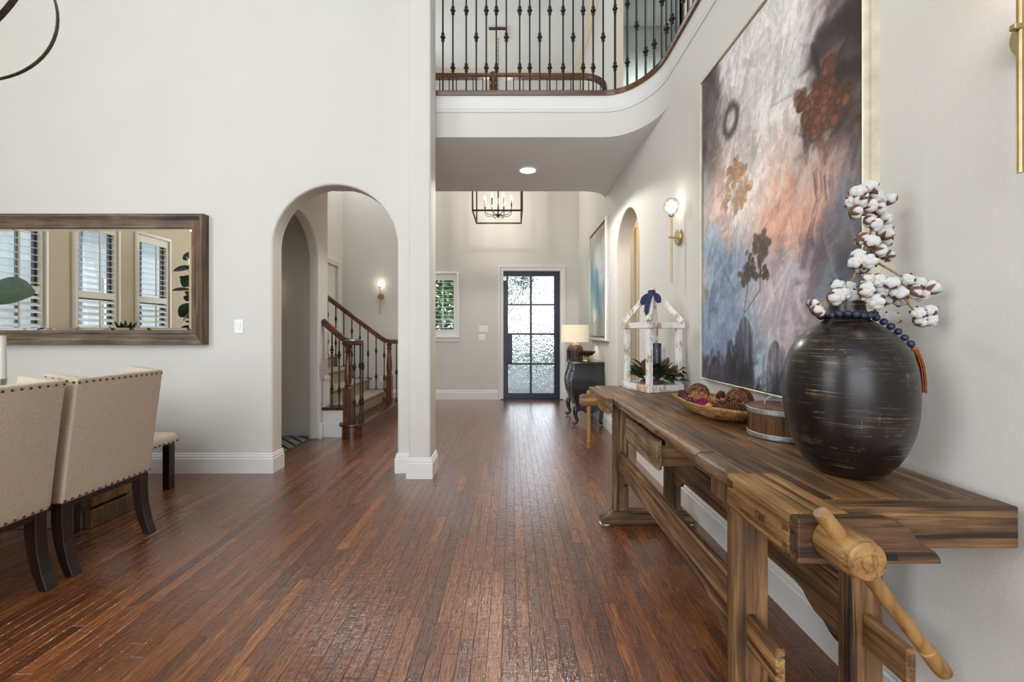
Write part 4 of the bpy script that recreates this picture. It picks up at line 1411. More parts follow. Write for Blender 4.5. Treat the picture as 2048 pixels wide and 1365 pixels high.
# ================================================================== DOUGH BOWL AND ITS CONTENTS
DC = Vector((1.018, 2.075, HB))
DR = math.radians(4)
def dough_pt(a, s, z, e=2.9):
    ca, sa = math.cos(a), math.sin(a)
    k = (abs(ca) ** e + abs(sa) ** e) ** (-1 / e)
    return (0.158 * s * k * ca, 0.290 * (s if s > 0.9 else s * 0.97) * k * sa, z)
rows = []
for s, z in [(0.02, 0.0), (0.45, 0.0), (0.58, 0.004), (0.74, 0.018), (0.88, 0.040), (0.97, 0.060), (1.0, 0.070), (0.985, 0.074), (0.93, 0.073), (0.88, 0.062), (0.75, 0.036), (0.58, 0.022), (0.40, 0.017), (0.02, 0.016)]:
    rows.append([dough_pt(2 * math.pi * k / 56, s * (1 + 0.012 * math.sin(k * 1.7) * (s > 0.8)), z + (0.003 * math.sin(k * 0.55 + 1) if s > 0.9 else 0)) for k in range(56)])
db = thing('dough_bowl', 'long carved pale wood dough bowl filled with potpourri on the workbench', 'bowl', tuple(DC), DR)
build(MB().rings(rows), 'bowl_shell', M_dough, db, smooth='all', local=True)

def vine_ball(c, r, label, n=30):
    mb = MB()
    rv = random.Random(int(c[0] * 1000))
    for k in range(n):
        q_ = Quaternion((rv.gauss(0, 1), rv.gauss(0, 1), rv.gauss(0, 1), rv.gauss(0, 1))).normalized()
        rr_ = r * rv.uniform(0.80, 0.97)
        off = rv.uniform(-0.45, 0.45) * r
        rc = math.sqrt(max(rr_ ** 2 - off ** 2, 1e-6))
        pts_ = [q_ @ Vector((rc * math.cos(2 * math.pi * i / 22), rc * math.sin(2 * math.pi * i / 22), off + 0.05 * r * math.sin(3 * 2 * math.pi * i / 22))) for i in range(22)]
        mb.tube(pts_, rv.uniform(0.0014, 0.0025), 5, False, True)
    o = build(mb, 'vine_ball', M_twig, local=True, smooth='all')
    o.location = c
    return tag(o, label, 'vine ball')

vine_ball((0.955 - 0.0, 2.145, HB + 0.098), 0.053, 'brown woven vine ball at the far end of the dough bowl')
vine_ball((1.035, 1.905, HB + 0.100), 0.060, 'brown woven vine ball near the canister end of the dough bowl')

def pinecone(c, L, r, axis, label):
    mb = MB()
    rv = random.Random(int(c[1] * 999))
    n = 84
    for k in range(n):
        f = k / n
        z = (f - 0.5) * L
        rad = r * (math.sin(math.pi * (0.12 + 0.80 * f)) ** 0.75)
        a = k * 2.39996
        ca, sa = math.cos(a), math.sin(a)
        w = 0.30 * rad + 0.002
        i0 = (ca * rad * 0.25, sa * rad * 0.25, z - 0.004)
        tip = (ca * rad, sa * rad, z + L * 0.05)
        l_ = (ca * rad * 0.78 - sa * w, sa * rad * 0.78 + ca * w, z + L * 0.025)
        r2 = (ca * rad * 0.78 + sa * w, sa * rad * 0.78 - ca * w, z + L * 0.025)
        up = (ca * rad * 0.8, sa * rad * 0.8, z + L * 0.05 + 0.003)
        mb.add([i0, l_, tip, r2, up], [(0, 1, 4), (0, 4, 3), (1, 2, 4), (4, 2, 3), (0, 3, 2, 1)])
    mb.tube([(0, 0, -L * 0.5), (0, 0, L * 0.48)], r * 0.35, 8)
    o = build(mb, 'pinecone', M_cone, local=True)
    o.location = c
    o.rotation_euler = Vector(axis).to_track_quat('Z', 'Y').to_euler()
    return tag(o, label, 'pinecone')

pinecone((0.955, 1.850, HB + 0.070), 0.085, 0.030, (1, -0.25, 0.1), 'open pinecone lying in front of the near vine ball')
pinecone((0.925, 2.265, HB + 0.070), 0.060, 0.026, (-0.2, 0.6, 0.5), 'dark pinecone at the far tip of the dough bowl')
pinecone((1.045, 2.10, HB + 0.080), 0.070, 0.028, (0.3, 0.1, 1), 'upright pinecone tucked behind the dried flowers')

def clump(c, r, mat, label, name, cat, n=90, sc=(1, 1, 0.7), size=0.006):
    mb = MB()
    rv = random.Random(int(c[0] * 1e4 + c[1] * 1e3))
    for k in range(n):
        v_ = Vector((rv.gauss(0, 1), rv.gauss(0, 1), rv.gauss(0, 1))).normalized()
        q = Vector((v_.x * sc[0], v_.y * sc[1], v_.z * sc[2])) * r
        t1 = v_.orthogonal().normalized() * size * rv.uniform(0.4, 0.9)
        t2 = v_.cross(t1).normalized() * size * rv.uniform(0.4, 0.9)
        o_ = v_ * size * rv.uniform(0.6, 1.8)
        b0 = q * 0.6
        mb.add([b0, q + t1 + o_, q + t2 + o_, q - t1 + o_ * 0.7, q - t2 + o_ * 0.8, q + o_ * 1.5], [(0, 1, 2), (0, 2, 3), (0, 3, 4), (0, 4, 1), (1, 5, 2), (2, 5, 3), (3, 5, 4), (4, 5, 1)])
    mb.ico((0, 0, 0), r * 0.8, 2, 0, sc)
    o = build(mb, name, mat, local=True)
    o.location = c
    return tag(o, label, cat)

clump((0.925, 2.08, HB + 0.075), 0.042, M_dried, 'tan orange dried flower head in the middle of the dough bowl', 'dried_flower', 'dried flower', 170, (1, 1.25, 0.75), 0.0055)
clump((0.985, 2.00, HB + 0.062), 0.042, M_dried, 'orange dried flower head between the two vine balls', 'dried_flower', 'dried flower', 150, (1, 1.2, 0.6), 0.0055)
clump((1.055, 2.02, HB + 0.066), 0.040, M_dried, 'orange dried flower head against the far rim of the bowl', 'dried_flower', 'dried flower', 130, (1, 1.2, 0.65), 0.0055)
clump((0.905, 2.00, HB + 0.072), 0.026, M_magenta, 'magenta dried flower by the front rim of the bowl', 'dried_flower', 'dried flower', 110, (1, 1, 0.7), 0.0045)
clump((0.890, 2.13, HB + 0.072), 0.017, M_magenta, 'small magenta dried flower near the far tip of the bowl', 'dried_flower', 'dried flower', 60, (1, 1, 0.7), 0.004)
clump((0.935, 1.905, HB + 0.070), 0.016, M_red, 'small red dried flower beside the tan seed ball', 'dried_flower', 'dried flower', 70, (1, 1, 0.8), 0.004)
clump((0.905, 2.215, HB + 0.068), 0.020, M_moss, 'grey green moss tuft at the far left rim of the bowl', 'moss_tuft', 'moss', 80, (1, 1, 0.7), 0.006)
clump((0.975, 1.935, HB + 0.070), 0.026, M_moss, 'dark green moss tuft behind the red dried flower', 'moss_tuft', 'moss', 90, (1, 1.1, 0.7), 0.006)
clump((0.888, 2.07, HB + 0.068), 0.018, M_moss, 'dark moss tuft between the two magenta flowers', 'moss_tuft', 'moss', 60, (1, 1, 0.7), 0.006)
clump((0.93, 2.17, HB + 0.062), 0.045, M_cone, 'brown seed pod cluster under the far vine ball', 'seed_cluster', 'seed pods', 120, (1.1, 1.2, 0.6), 0.007)
clump((1.01, 1.90, HB + 0.040), 0.050, M_cone, 'brown seed pod cluster under the near vine ball', 'seed_cluster', 'seed pods', 120, (1.2, 1.2, 0.5), 0.007)
clump((0.945, 1.99, HB + 0.050), 0.055, M_cone, 'dark brown seed pods filling the middle of the bowl', 'seed_cluster', 'seed pods', 150, (1.0, 1.5, 0.42), 0.007)
o = build(MB().ico((0, 0, 0), 0.0165, 3, 0.03), 'seed_ball', M_tanball, local=True, smooth='all')
o.location = (0.910, 1.935, HB + 0.068)
tag(o, 'round tan seed ball at the front rim of the dough bowl', 'seed ball')

# ================================================================== LANTERN
LC = Vector((1.0, 3.0, HB))
A0 = Vector((0.918, 2.812)); U = Vector((-0.107, 0.290)).normalized(); V = Vector((U.y, -U.x))
SL = 0.300
LC = Vector((*(A0 + U * SL / 2 + V * SL / 2), HB))
lan = thing('lantern', 'whitewashed open wooden house-shaped lantern with navy ribbon on the workbench', 'lantern', tuple(LC), math.atan2(-U.x, U.y))
h = SL / 2
def bar(p0, p1, w, d, name, mat=M_white_wood, up=(0, 0, 1)):
    p0, p1 = Vector(p0), Vector(p1)
    t_ = (p1 - p0).normalized()
    u_ = Vector(up).cross(t_)
    u_ = (u_ if u_.length > 1e-4 else Vector((1, 0, 0))).normalized()
    w_ = t_.cross(u_)
    rg = [[p + u_ * (a * w / 2) + w_ * (b_ * d / 2) for a, b_ in ((-1, -1), (1, -1), (1, 1), (-1, 1))] for p in (p0, p1)]
    return build(MB().rings(rg), name, mat, lan, bevel=0.0025, local=True)
build(MB().box(-h, h, -h, h, 0.0, 0.012), 'base_board', M_white_wood, lan, local=True, bevel=0.002)
for s in (-1, 1):
    bar((s * (h - 0.017), -h, 0.0255), (s * (h - 0.017), h, 0.0255), 0.034, 0.045, 'base_rail')
    bar((-h + 0.034, s * (h - 0.017), 0.0255), (h - 0.034, s * (h - 0.017), 0.0255), 0.034, 0.045, 'base_rail')
    bar((s * (h - 0.015), -h - 0.006, 0.456), (s * (h - 0.015), h + 0.006, 0.456), 0.036, 0.040, 'top_rail')
    bar((-h + 0.033, s * (h - 0.015), 0.456), (h - 0.033, s * (h - 0.015), 0.456), 0.036, 0.040, 'top_rail')
    for q in (-1, 1):
        bar((s * (h - 0.026), q * (h - 0.026), 0.046), (s * (h - 0.026), q * (h - 0.026), 0.437), 0.036, 0.036, 'post')
        bar((s * (h - 0.010), q * (h - 0.010), 0.482), (s * 0.016, q * 0.016, 0.690), 0.036, 0.036, 'rafter')
build(MB().ico((0, 0, 0.702), 0.022, 2).cyl((0, 0, 0.66), (0, 0, 0.69), 0.02, n=10), 'finial', M_white_wood, lan, local=True, smooth=True)
# ribbon tied round the peak
rbm = MB()
rbm.lathe([(0.030, 0.660), (0.035, 0.668), (0.034, 0.688), (0.027, 0.694)], (0, 0, 0), 14)
def ribbon(pts_, w, side):
    rows_ = []
    for i, p in enumerate(pts_):
        ww = w[i] if isinstance(w, list) else w
        rows_.append([Vector(p) - Vector(side) * ww, Vector(p) + Vector((0, 0, 0)) + Vector(side).cross(Vector((0, 0, 1))) * 0.004, Vector(p) + Vector(side) * ww])
    rbm.rings(rows_, False, False)
sd = V.to_3d().normalized()
Mi = Matrix.Rotation(-math.atan2(-U.x, U.y), 3, 'Z')
cx_ = Mi @ Vector((1, 0, 0)); cy_ = Mi @ Vector((0, -1, 0))
ff, ss = Vector((-0.7071, -0.7071, 0)), Vector((0.7071, -0.7071, 0))
def rp(f_, s_, z):
    return ff * f_ + ss * s_ + Vector((0, 0, z))
ribbon([rp(0.040, -0.004, 0.686), rp(0.062, -0.020, 0.678), rp(0.080, -0.040, 0.655), rp(0.085, -0.052, 0.622), rp(0.080, -0.056, 0.600)], [0.012, 0.022, 0.024, 0.022, 0.010], ss)
ribbon([rp(0.040, 0.004, 0.686), rp(0.058, 0.022, 0.682), rp(0.070, 0.040, 0.660), rp(0.070, 0.048, 0.630), rp(0.066, 0.050, 0.612)], [0.012, 0.022, 0.024, 0.020, 0.010], ss)
ribbon([rp(0.045, 0.0, 0.688), rp(0.082, -0.004, 0.672), rp(0.118, -0.010, 0.640), rp(0.150, -0.016, 0.598), rp(0.176, -0.018, 0.552), rp(0.184, -0.016, 0.520)], [0.012, 0.020, 0.020, 0.018, 0.016, 0.005], ss)
ribbon([rp(0.040, -0.026, 0.690), rp(0.066, -0.012, 0.692), rp(0.070, 0.010, 0.692), rp(0.044, 0.026, 0.690)], [0.014, 0.016, 0.016, 0.014], ff.cross(Vector((0,0,1))).cross(ff).normalized() if False else Vector((0.3, 0.3, 0.9)).normalized())
build(rbm, 'ribbon', M_ribbon, lan, local=True, smooth='all')

cd_ = thing('pillar_candle', 'navy pillar candle in a clear glass hurricane inside the lantern', 'candle', (LC.x + 0.034, LC.y + 0.005, HB + 0.012))
build(MB().lathe([(0.0005, 0.09), (0.031, 0.09), (0.031, 0.312), (0.028, 0.318), (0.012, 0.316), (0.0005, 0.316)], (0, 0, 0), 28, cap=False), 'wax', M_candle, cd_, smooth=True, local=True)
build(MB().lathe([(0.0005, 0.001), (0.055, 0.001), (0.064, 0.006), (0.064, 0.285), (0.0625, 0.285), (0.0625, 0.008), (0.0005, 0.085)], (0, 0, 0), 32, cap=False), 'glass_cylinder', M_glass_clear, cd_, smooth=True, local=True)

def leaf_mb(L, w, curl, fold=0.25, n=6):
    rows_ = []
    for i in range(n + 1):
        t_ = i / n
        ww = w * (math.sin(math.pi * min(1, t_ * 0.94 + 0.03)) ** 0.8)
        z = curl * L * t_ * t_
        rows_.append([(-ww, L * t_, z + ww * fold), (-ww * 0.5, L * t_, z + ww * fold * 0.35), (0, L * t_, z), (ww * 0.5, L * t_, z + ww * fold * 0.35), (ww, L * t_, z + ww * fold)])
    return MB().rings(rows_, False, False)

wr = thing('magnolia_wreath', 'ring of green and bronze magnolia leaves round the candle in the lantern', 'wreath', (LC.x, LC.y, HB + 0.045))
lm = [mesh_only(leaf_mb(0.105, 0.030, c_, 0.3), 'leaf', m_, smooth='all') for c_, m_ in ((-0.25, M_magnolia), (0.1, M_magnolia), (-0.35, M_magnolia), (-0.2, M_magnolia_b), (0.15, M_magnolia_b))]
for k in range(64):
    a = k * 2.39996 + R.uniform(-0.2, 0.2)
    lev = R.random()
    el = R.uniform(0.05, 1.15)
    r0 = R.uniform(0.068, 0.085)
    z0 = 0.018 + lev * 0.05
    d_ = Vector((math.cos(a) * math.cos(el), math.sin(a) * math.cos(el), math.sin(el)))
    q_ = d_.to_track_quat('Y', 'Z') @ Quaternion((0, 1, 0), R.uniform(-0.6, 0.6))
    s_ = R.uniform(0.95, 1.35)
    place(R.choice(lm), 'leaf', wr, (math.cos(a) * r0 + 0.02, math.sin(a) * r0, z0 + 0.01), q_, (s_, s_, s_))
build(MB().tube([(0.074 * math.cos(2 * math.pi * k / 20), 0.074 * math.sin(2 * math.pi * k / 20), 0.012) for k in range(20)], 0.009, 6, False, True), 'vine_ring', M_twig, wr, local=True)

# ================================================================== PAINTINGS
def vnoise(U_, V_, su, sv, seed, octaves=4):
    out = np.zeros_like(U_)
    amp, tot = 1.0, 0.0
    for o in range(octaves):
        g = np.random.RandomState(seed + o * 13).rand(64, 64)
        x, y = (U_ * su * 2 ** o) % 63, (V_ * sv * 2 ** o) % 63
        i, j = x.astype(int), y.astype(int)
        fx_, fy_ = x - i, y - j
        fx_, fy_ = fx_ * fx_ * (3 - 2 * fx_), fy_ * fy_ * (3 - 2 * fy_)
        a = g[i, j] * (1 - fx_) + g[(i + 1) % 64, j] * fx_
        b2 = g[i, (j + 1) % 64] * (1 - fx_) + g[(i + 1) % 64, (j + 1) % 64] * fx_
        out += amp * (a * (1 - fy_) + b2 * fy_)
        tot += amp
        amp *= 0.55
    return out / tot


def canvas(name, parent, x, y_far, y_near, z0, z1, nu, nv, paint):
    """flat canvas on the right wall, u runs from the far edge to the near edge"""
    us, vs = np.meshgrid(np.linspace(0, 1, nu), np.linspace(0, 1, nv), indexing='ij')
    col = paint(us, vs)
    ys = y_far + (y_near - y_far) * us
    zs = z0 + (z1 - z0) * vs
    rl = vnoise(us, vs, 45, 60, 77, 3)
    co = np.stack([x - 0.0016 * rl, ys, zs], -1).reshape(-1, 3)
    idx = np.arange(nu * nv).reshape(nu, nv)
    q = np.stack([idx[:-1, :-1], idx[:-1, 1:], idx[1:, 1:], idx[1:, :-1]], -1).reshape(-1, 4)
    me = bpy.data.meshes.new(name)
    me.from_pydata(co.tolist(), [], q.tolist())
    at = me.color_attributes.new('paint', 'FLOAT_COLOR', 'POINT')
    c4 = np.ones((nu * nv, 4), dtype=np.float32)
    c = np.clip(col.reshape(-1, 3) / 255.0, 0, 1)
    c4[:, :3] = np.where(c <= 0.04045, c / 12.92, ((c + 0.055) / 1.055) ** 2.4)
    at.data.foreach_set('color', c4.ravel())
    m, nt, b = new_mat(name + '_paint')
    an = nd(nt, 'ShaderNodeAttribute', attribute_name='paint')
    n = nd(nt, 'ShaderNodeTexNoise', Scale=1.0, Detail=5.0, Roughness=0.7, Distortion=1.0)
    lk(nt, coords(nt, (1, 60, 34)), n.inputs['Vector'])
    r = ramp(nt, [(0.3, (0.80, 0.80, 0.80, 1)), (0.7, (1.16, 1.16, 1.16, 1))])
    lk(nt, n.outputs['Fac'], r.inputs['Fac'])
    mx = nd(nt, 'ShaderNodeMix', data_type='RGBA', blend_type='MULTIPLY')
    mx.inputs[0].default_value = 1.0
    lk(nt, an.outputs['Color'], mx.inputs[6])
    lk(nt, r.outputs[0], mx.inputs[7])
    lk(nt, mx.outputs[2], b.inputs['Base Color'])
    b.inputs['Roughness'].default_value = 0.55
    bump(nt, b, n.outputs['Fac'], 0.25, 0.004)
    me.materials.append(m)
    me.polygons.foreach_set('use_smooth', [True] * len(me.polygons))
    o = bpy.data.objects.new(name, me)
    COL.objects.link(o)
    o.parent = parent
    o.matrix_parent_inverse = WM[parent.name].inverted()
    return o


PX0, YF, YN, PZ0, PZ1 = 1.203, 2.640, 1.442, 0.973, 2.802


def puv(px, py):
    Y = PX0 * F / (px - VX)
    z = HC - (py - VY) * Y / F
    return (YF - Y) / (YF - YN), (z - PZ0) / (PZ1 - PZ0)


def paint_large(u, v):
    wu = u + 0.26 * (vnoise(u, v, 5, 6, 1) - 0.5) + 0.10 * (vnoise(u, v, 18, 22, 2) - 0.5)
    wv = v + 0.20 * (vnoise(u, v, 5, 6, 3) - 0.5) + 0.10 * (vnoise(u, v, 18, 22, 4) - 0.5)
    blobs = []
    def B(px, py, ru, rv, c, w=1.0):
        a, b_ = puv(px, py)
        blobs.append((a, b_, ru, rv, np.array(c, float), w))
    B(1520, 120, 0.20, 0.20, (212, 207, 205), 1.9)
    B(1560, 60, 0.16, 0.16, (220, 215, 213), 1.9)
    B(1510, 260, 0.15, 0.18, (218, 206, 200), 1.9)
    B(1550, 330, 0.12, 0.14, (216, 200, 192), 1.3)
    B(1640, 30, 0.10, 0.08, (196, 186, 184), 0.9)
    B(1420, 190, 0.10, 0.10, (88, 80, 78), 1.2)
    B(1430, 270, 0.09, 0.10, (120, 112, 110), 1.0)
    B(1445, 330, 0.08, 0.07, (160, 122, 106), 0.9)
    B(1700, 70, 0.10, 0.13, (62, 50, 48), 1.6)
    B(1670, 110, 0.08, 0.08, (92, 76, 70), 1.1)
    B(1715, 230, 0.06, 0.12, (98, 84, 82), 1.2)
    B(1700, 390, 0.08, 0.07, (112, 128, 152), 1.2)
    B(1640, 320, 0.10, 0.06, (180, 142, 126), 1.0)
    B(1570, 420, 0.09, 0.08, (212, 148, 118), 1.2)
    B(1540, 390, 0.08, 0.08, (206, 168, 148), 1.0)
    B(1610, 420, 0.04, 0.05, (222, 150, 116), 1.2)
    B(1440, 440, 0.07, 0.07, (206, 166, 146), 1.0)
    B(1430, 520, 0.06, 0.08, (140, 158, 178), 1.1)
    B(1470, 560, 0.10, 0.09, (134, 150, 170), 1.1)
    B(1500, 480, 0.09, 0.06, (186, 170, 166), 0.9)
    B(1660, 470, 0.11, 0.09, (92, 86, 92), 1.5)
    B(1700, 520, 0.09, 0.08, (82, 80, 90), 1.4)
    B(1620, 500, 0.06, 0.06, (108, 96, 100), 1.1)
    B(1570, 560, 0.10, 0.08, (186, 176, 182), 1.1)
    B(1545, 640, 0.10, 0.08, (178, 166, 174), 1.0)
    B(1680, 590, 0.06, 0.06, (104, 138, 156), 1.1)
    B(1620, 620, 0.08, 0.08, (168, 152, 156), 1.0)
    B(1450, 640, 0.09, 0.09, (130, 146, 172), 1.1)
    B(1520, 690, 0.10, 0.06, (140, 160, 170), 1.0)
    B(1440, 745, 0.14, 0.04, (78, 74, 84), 1.2)
    B(1530, 772, 0.14, 0.025, (48, 46, 54), 1.2)
    B(1620, 770, 0.16, 0.05, (74, 70, 80), 1.0)
    B(1480, 772, 0.20, 0.018, (40, 38, 44), 1.0)
    B(1680, 700, 0.12, 0.08, (96, 96, 108), 1.0)
    num = np.zeros(u.shape + (3,))
    den = np.full(u.shape, 1e-4)
    for a, b_, ru, rv, c, w in blobs:
        g = w * np.exp(-1.3 * (((wu - a) / ru) ** 2 + ((wv - b_) / rv) ** 2))
        num += g[..., None] * c
        den += g
    base = num + 1e-4 * np.array((150, 145, 146.0))
    img = base / den[..., None]
    img *= (0.90 + 0.20 * vnoise(u * 0.6 + v * 0.5, v - u * 0.3, 22, 9, 9))[..., None]
    img = img * 0.93 + img.mean(-1, keepdims=True) * 0.07 + 6
    img += (vnoise(u, v, 9, 26, 21)[..., None] - 0.5) * 50
    img += (vnoise(u + 0.3 * v, v - 0.4 * u, 30, 12, 23)[..., None] - 0.5) * 34
    su, sv = (YF - YN), (PZ1 - PZ0)
    # palette-knife strokes picked from the colours below them
    rk = np.random.RandomState(12)
    img0 = img.copy()
    nu_, nv_ = u.shape
    for _ in range(1300):
        ci, cj = rk.randint(0, nu_), rk.randint(0, nv_)
        ang = rk.normal(1.15, 0.7)
        L_, W_ = rk.uniform(0.03, 0.16), rk.uniform(0.006, 0.028)
        ri, rj = int(L_ / su * nu_) + 3, int(L_ / sv * nv_) + 3
        i0, i1, j0, j1 = max(0, ci - ri), min(nu_, ci + ri), max(0, cj - rj), min(nv_, cj + rj)
        du = (u[i0:i1, j0:j1] - u[ci, cj]) * su
        dv = (v[i0:i1, j0:j1] - v[ci, cj]) * sv
        a_ = (du * math.cos(ang) + dv * math.sin(ang)) / L_
        b2_ = (-du * math.sin(ang) + dv * math.cos(ang)) / W_ + 0.5 * a_ * a_
        br_ = np.random.RandomState(_).rand(64)
        st2 = br_[np.clip(((b2_ + 1) * 8).astype(int), 0, 63)]
        mk = np.clip(2.2 * (1 - a_ * a_), 0, 1) * np.clip(2.5 * (1 - np.abs(b2_)), 0, 1) * (0.35 + 0.65 * st2)
        c_ = img0[ci, cj] * rk.uniform(0.82, 1.14) + rk.normal(0, 7) + rk.normal(0, 2.5, 3)
        mk = mk[..., None] * rk.uniform(0.45, 0.9)
        img[i0:i1, j0:j1] = img[i0:i1, j0:j1] * (1 - mk) + c_ * mk

    def mix(mask, c, k=1.0):
        nonlocal img
        m_ = np.clip(mask * k, 0, 1)[..., None]
        img = img * (1 - m_) + np.array(c, float) * m_

    def dist(a, b_, ku=1.0, kv=1.0):
        return np.sqrt(((u - a) * su * ku) ** 2 + ((v - b_) * sv * kv) ** 2)

    def line(p, q, w, c, k=0.8):
        a, b_ = puv(*p), puv(*q)
        ax, ay, bx_, by_ = a[0] * su, a[1] * sv, b_[0] * su, b_[1] * sv
        L2 = (bx_ - ax) ** 2 + (by_ - ay) ** 2
        t_ = np.clip(((u * su - ax) * (bx_ - ax) + (v * sv - ay) * (by_ - ay)) / L2, 0, 1)
        d_ = np.sqrt((u * su - ax - t_ * (bx_ - ax)) ** 2 + (v * sv - ay - t_ * (by_ - ay)) ** 2)
        mix(np.clip(1.5 - d_ / w, 0, 1), c, k)
    rg = np.random.RandomState(5)
    # swirl at the upper left
    a, b_ = puv(1462, 242)
    d_ = dist(a, b_, 1.0, 0.8) + 0.02 * (vnoise(u, v, 20, 20, 31) - 0.5)
    mix(np.clip(1 - np.abs(d_ - 0.062) / 0.032, 0, 1), (60, 52, 50), 0.85)
    # broad dark strokes at the upper right
    for p, q, w in [((1632, 110), (1700, 40), 0.05), ((1650, 150), (1724, 130), 0.03), ((1690, 30), (1724, 60), 0.05), ((1625, 95), (1640, 160), 0.012), ((1640, 70), (1715, 20), 0.03)]:
        line(p, q, w, (52, 43, 42), 0.72)

    def flower(pts, n, spread, size, c, c2, seed):
        rs = np.random.RandomState(seed)
        for (px, py) in pts:
            a, b_ = puv(px, py)
            for _ in range(n):
                aa, bb = a + rs.normal(0, spread) / su, b_ + rs.normal(0, spread) / sv
                s_ = size * rs.uniform(0.6, 1.2)
                cc = np.array(c) * rs.uniform(0.8, 1.15)
                dd = dist(aa, bb)
                mix(np.clip(1.6 - dd / s_, 0, 1), cc, 0.9)
                mix(np.clip(1 - np.abs(dd - s_ * 1.1) / 0.004, 0, 1), c2, 0.6)
    br, dk = (122, 84, 64), (66, 44, 34)
    line((1650, 330), (1641, 250), 0.005, br)
    line((1641, 255), (1620, 225), 0.004, br)
    line((1642, 250), (1660, 200), 0.004, br)
    line((1640, 250), (1632, 170), 0.004, br)
    flower([(1604, 200), (1612, 235), (1628, 250), (1636, 226)], 14, 0.028, 0.018, br, dk, 1)
    flower([(1640, 205), (1660, 190), (1668, 210), (1650, 225)], 14, 0.028, 0.018, br, dk, 2)
    flower([(1642, 165), (1652, 150), (1656, 132), (1640, 180)], 12, 0.022, 0.016, (116, 78, 60), dk, 3)
    gd, gd2 = (176, 134, 92), (110, 76, 48)
    line((1456, 470), (1468, 380), 0.004, gd)
    line((1466, 400), (1490, 350), 0.004, gd)
    flower([(1462, 345), (1474, 335), (1482, 345), (1468, 360)], 12, 0.024, 0.014, gd, gd2, 4)
    flower([(1480, 385), (1492, 378), (1486, 400), (1474, 405)], 12, 0.022, 0.014, gd, gd2, 5)
    flower([(1456, 375), (1455, 395), (1452, 412)], 10, 0.020, 0.012, gd, gd2, 6)
    d1, d2 = (92, 74, 66), (52, 42, 40)
    line((1488, 632), (1497, 560), 0.004, d1)
    line((1490, 625), (1520, 580), 0.003, d1)
    line((1520, 580), (1522, 520), 0.004, d1)
    line((1498, 560), (1505, 515), 0.003, d1)
    flower([(1518, 500), (1528, 478), (1512, 485), (1532, 492)], 10, 0.024, 0.014, d1, d2, 7)
    flower([(1500, 520), (1494, 546), (1506, 540), (1490, 555)], 10, 0.022, 0.013, d1, d2, 8)
    flower([(1522, 516), (1524, 545), (1530, 550)], 9, 0.018, 0.012, d1, d2, 9)
    # dark seed-head shapes at the bottom
    def teardrop(px0, px1, py0, py1, c, seed):
        (ua, va), (ub, vb) = puv(px0, py1), puv(px1, py0)
        uc = (ua + ub) / 2
        hw = abs(ub - ua) / 2
        t_ = (v - va) / (vb - va)
        prof_ = np.where(t_ > 0.55, np.sqrt(np.clip(1 - ((t_ - 0.55) / 0.45) ** 2, 0, 1)), 1.0)
        e = np.abs(u - uc + 0.02 * (vnoise(u, v, 30, 8, seed) - 0.5)) / (hw * prof_ + 1e-4)
        st_ = vnoise(u, v, 60, 5, seed + 1)
        ragged = vnoise(u, v, 40, 30, seed + 5)
        mix(np.clip((1.05 - e + 0.5 * (ragged - 0.5)) * 3, 0, 1) * np.clip((t_ + 0.3) * 3, 0, 1) * (t_ < 1.02) * np.clip(1.7 * st_ - 0.25, 0, 1), c, 0.8)
    teardrop(1472, 1508, 632, 765, (58, 56, 64), 41)
    teardrop(1536, 1566, 680, 775, (52, 54, 64), 43)
    for k in range(26):
        px = rg.uniform(1420, 1600)
        py = rg.uniform(690, 770)
        line((px, py), (px + rg.uniform(-2, 2), py + rg.uniform(20, 60)), 0.006, (44, 42, 50), 0.35)
    for k in range(7):
        px = rg.uniform(1615, 1650)
        line((px, 340 + k * 3), (px + 3, 380 + k * 4), 0.004, (70, 56, 54), 0.4)
    return (img - 140) * 1.14 + 146


def frame_for(parent, x_face, yf, yn, z0, z1, mat, depth, lip=0.014, name='frame'):
    prof_ = [(-0.004, 0.0), (0.0, 0.0), (0.0, depth - 0.003), (-0.003, depth), (-lip + 0.002, depth), (-lip, depth - 0.004), (-lip, depth - 0.022), (-lip - 0.010, depth - 0.022), (-lip - 0.010, 0.0)]
    path_ = [(yf, z0), (yf, z1), (yn, z1), (yn, z0)]
    # path order chosen so the offset runs outwards
    mbf = MB().sweep(path_[::-1], [(q, hh) for q, hh in prof_], lambda a, b_, hh: (1.24 - hh, a, b_), True)
    return build(mbf, name, mat, parent, smooth=True)


pt = thing('painting', 'very large abstract canvas in a thin champagne gold frame above the workbench', 'painting', (1.22, 2.04, 0.963))
frame_for(pt, 1.19, 2.65, 1.430, 0.963, 2.812, M_gold, 0.050, 0.006)
canvas('canvas', pt, PX0, YF + 0.006, YN - 0.006, PZ0 - 0.006, PZ1 + 0.006, 220, 330, paint_large)


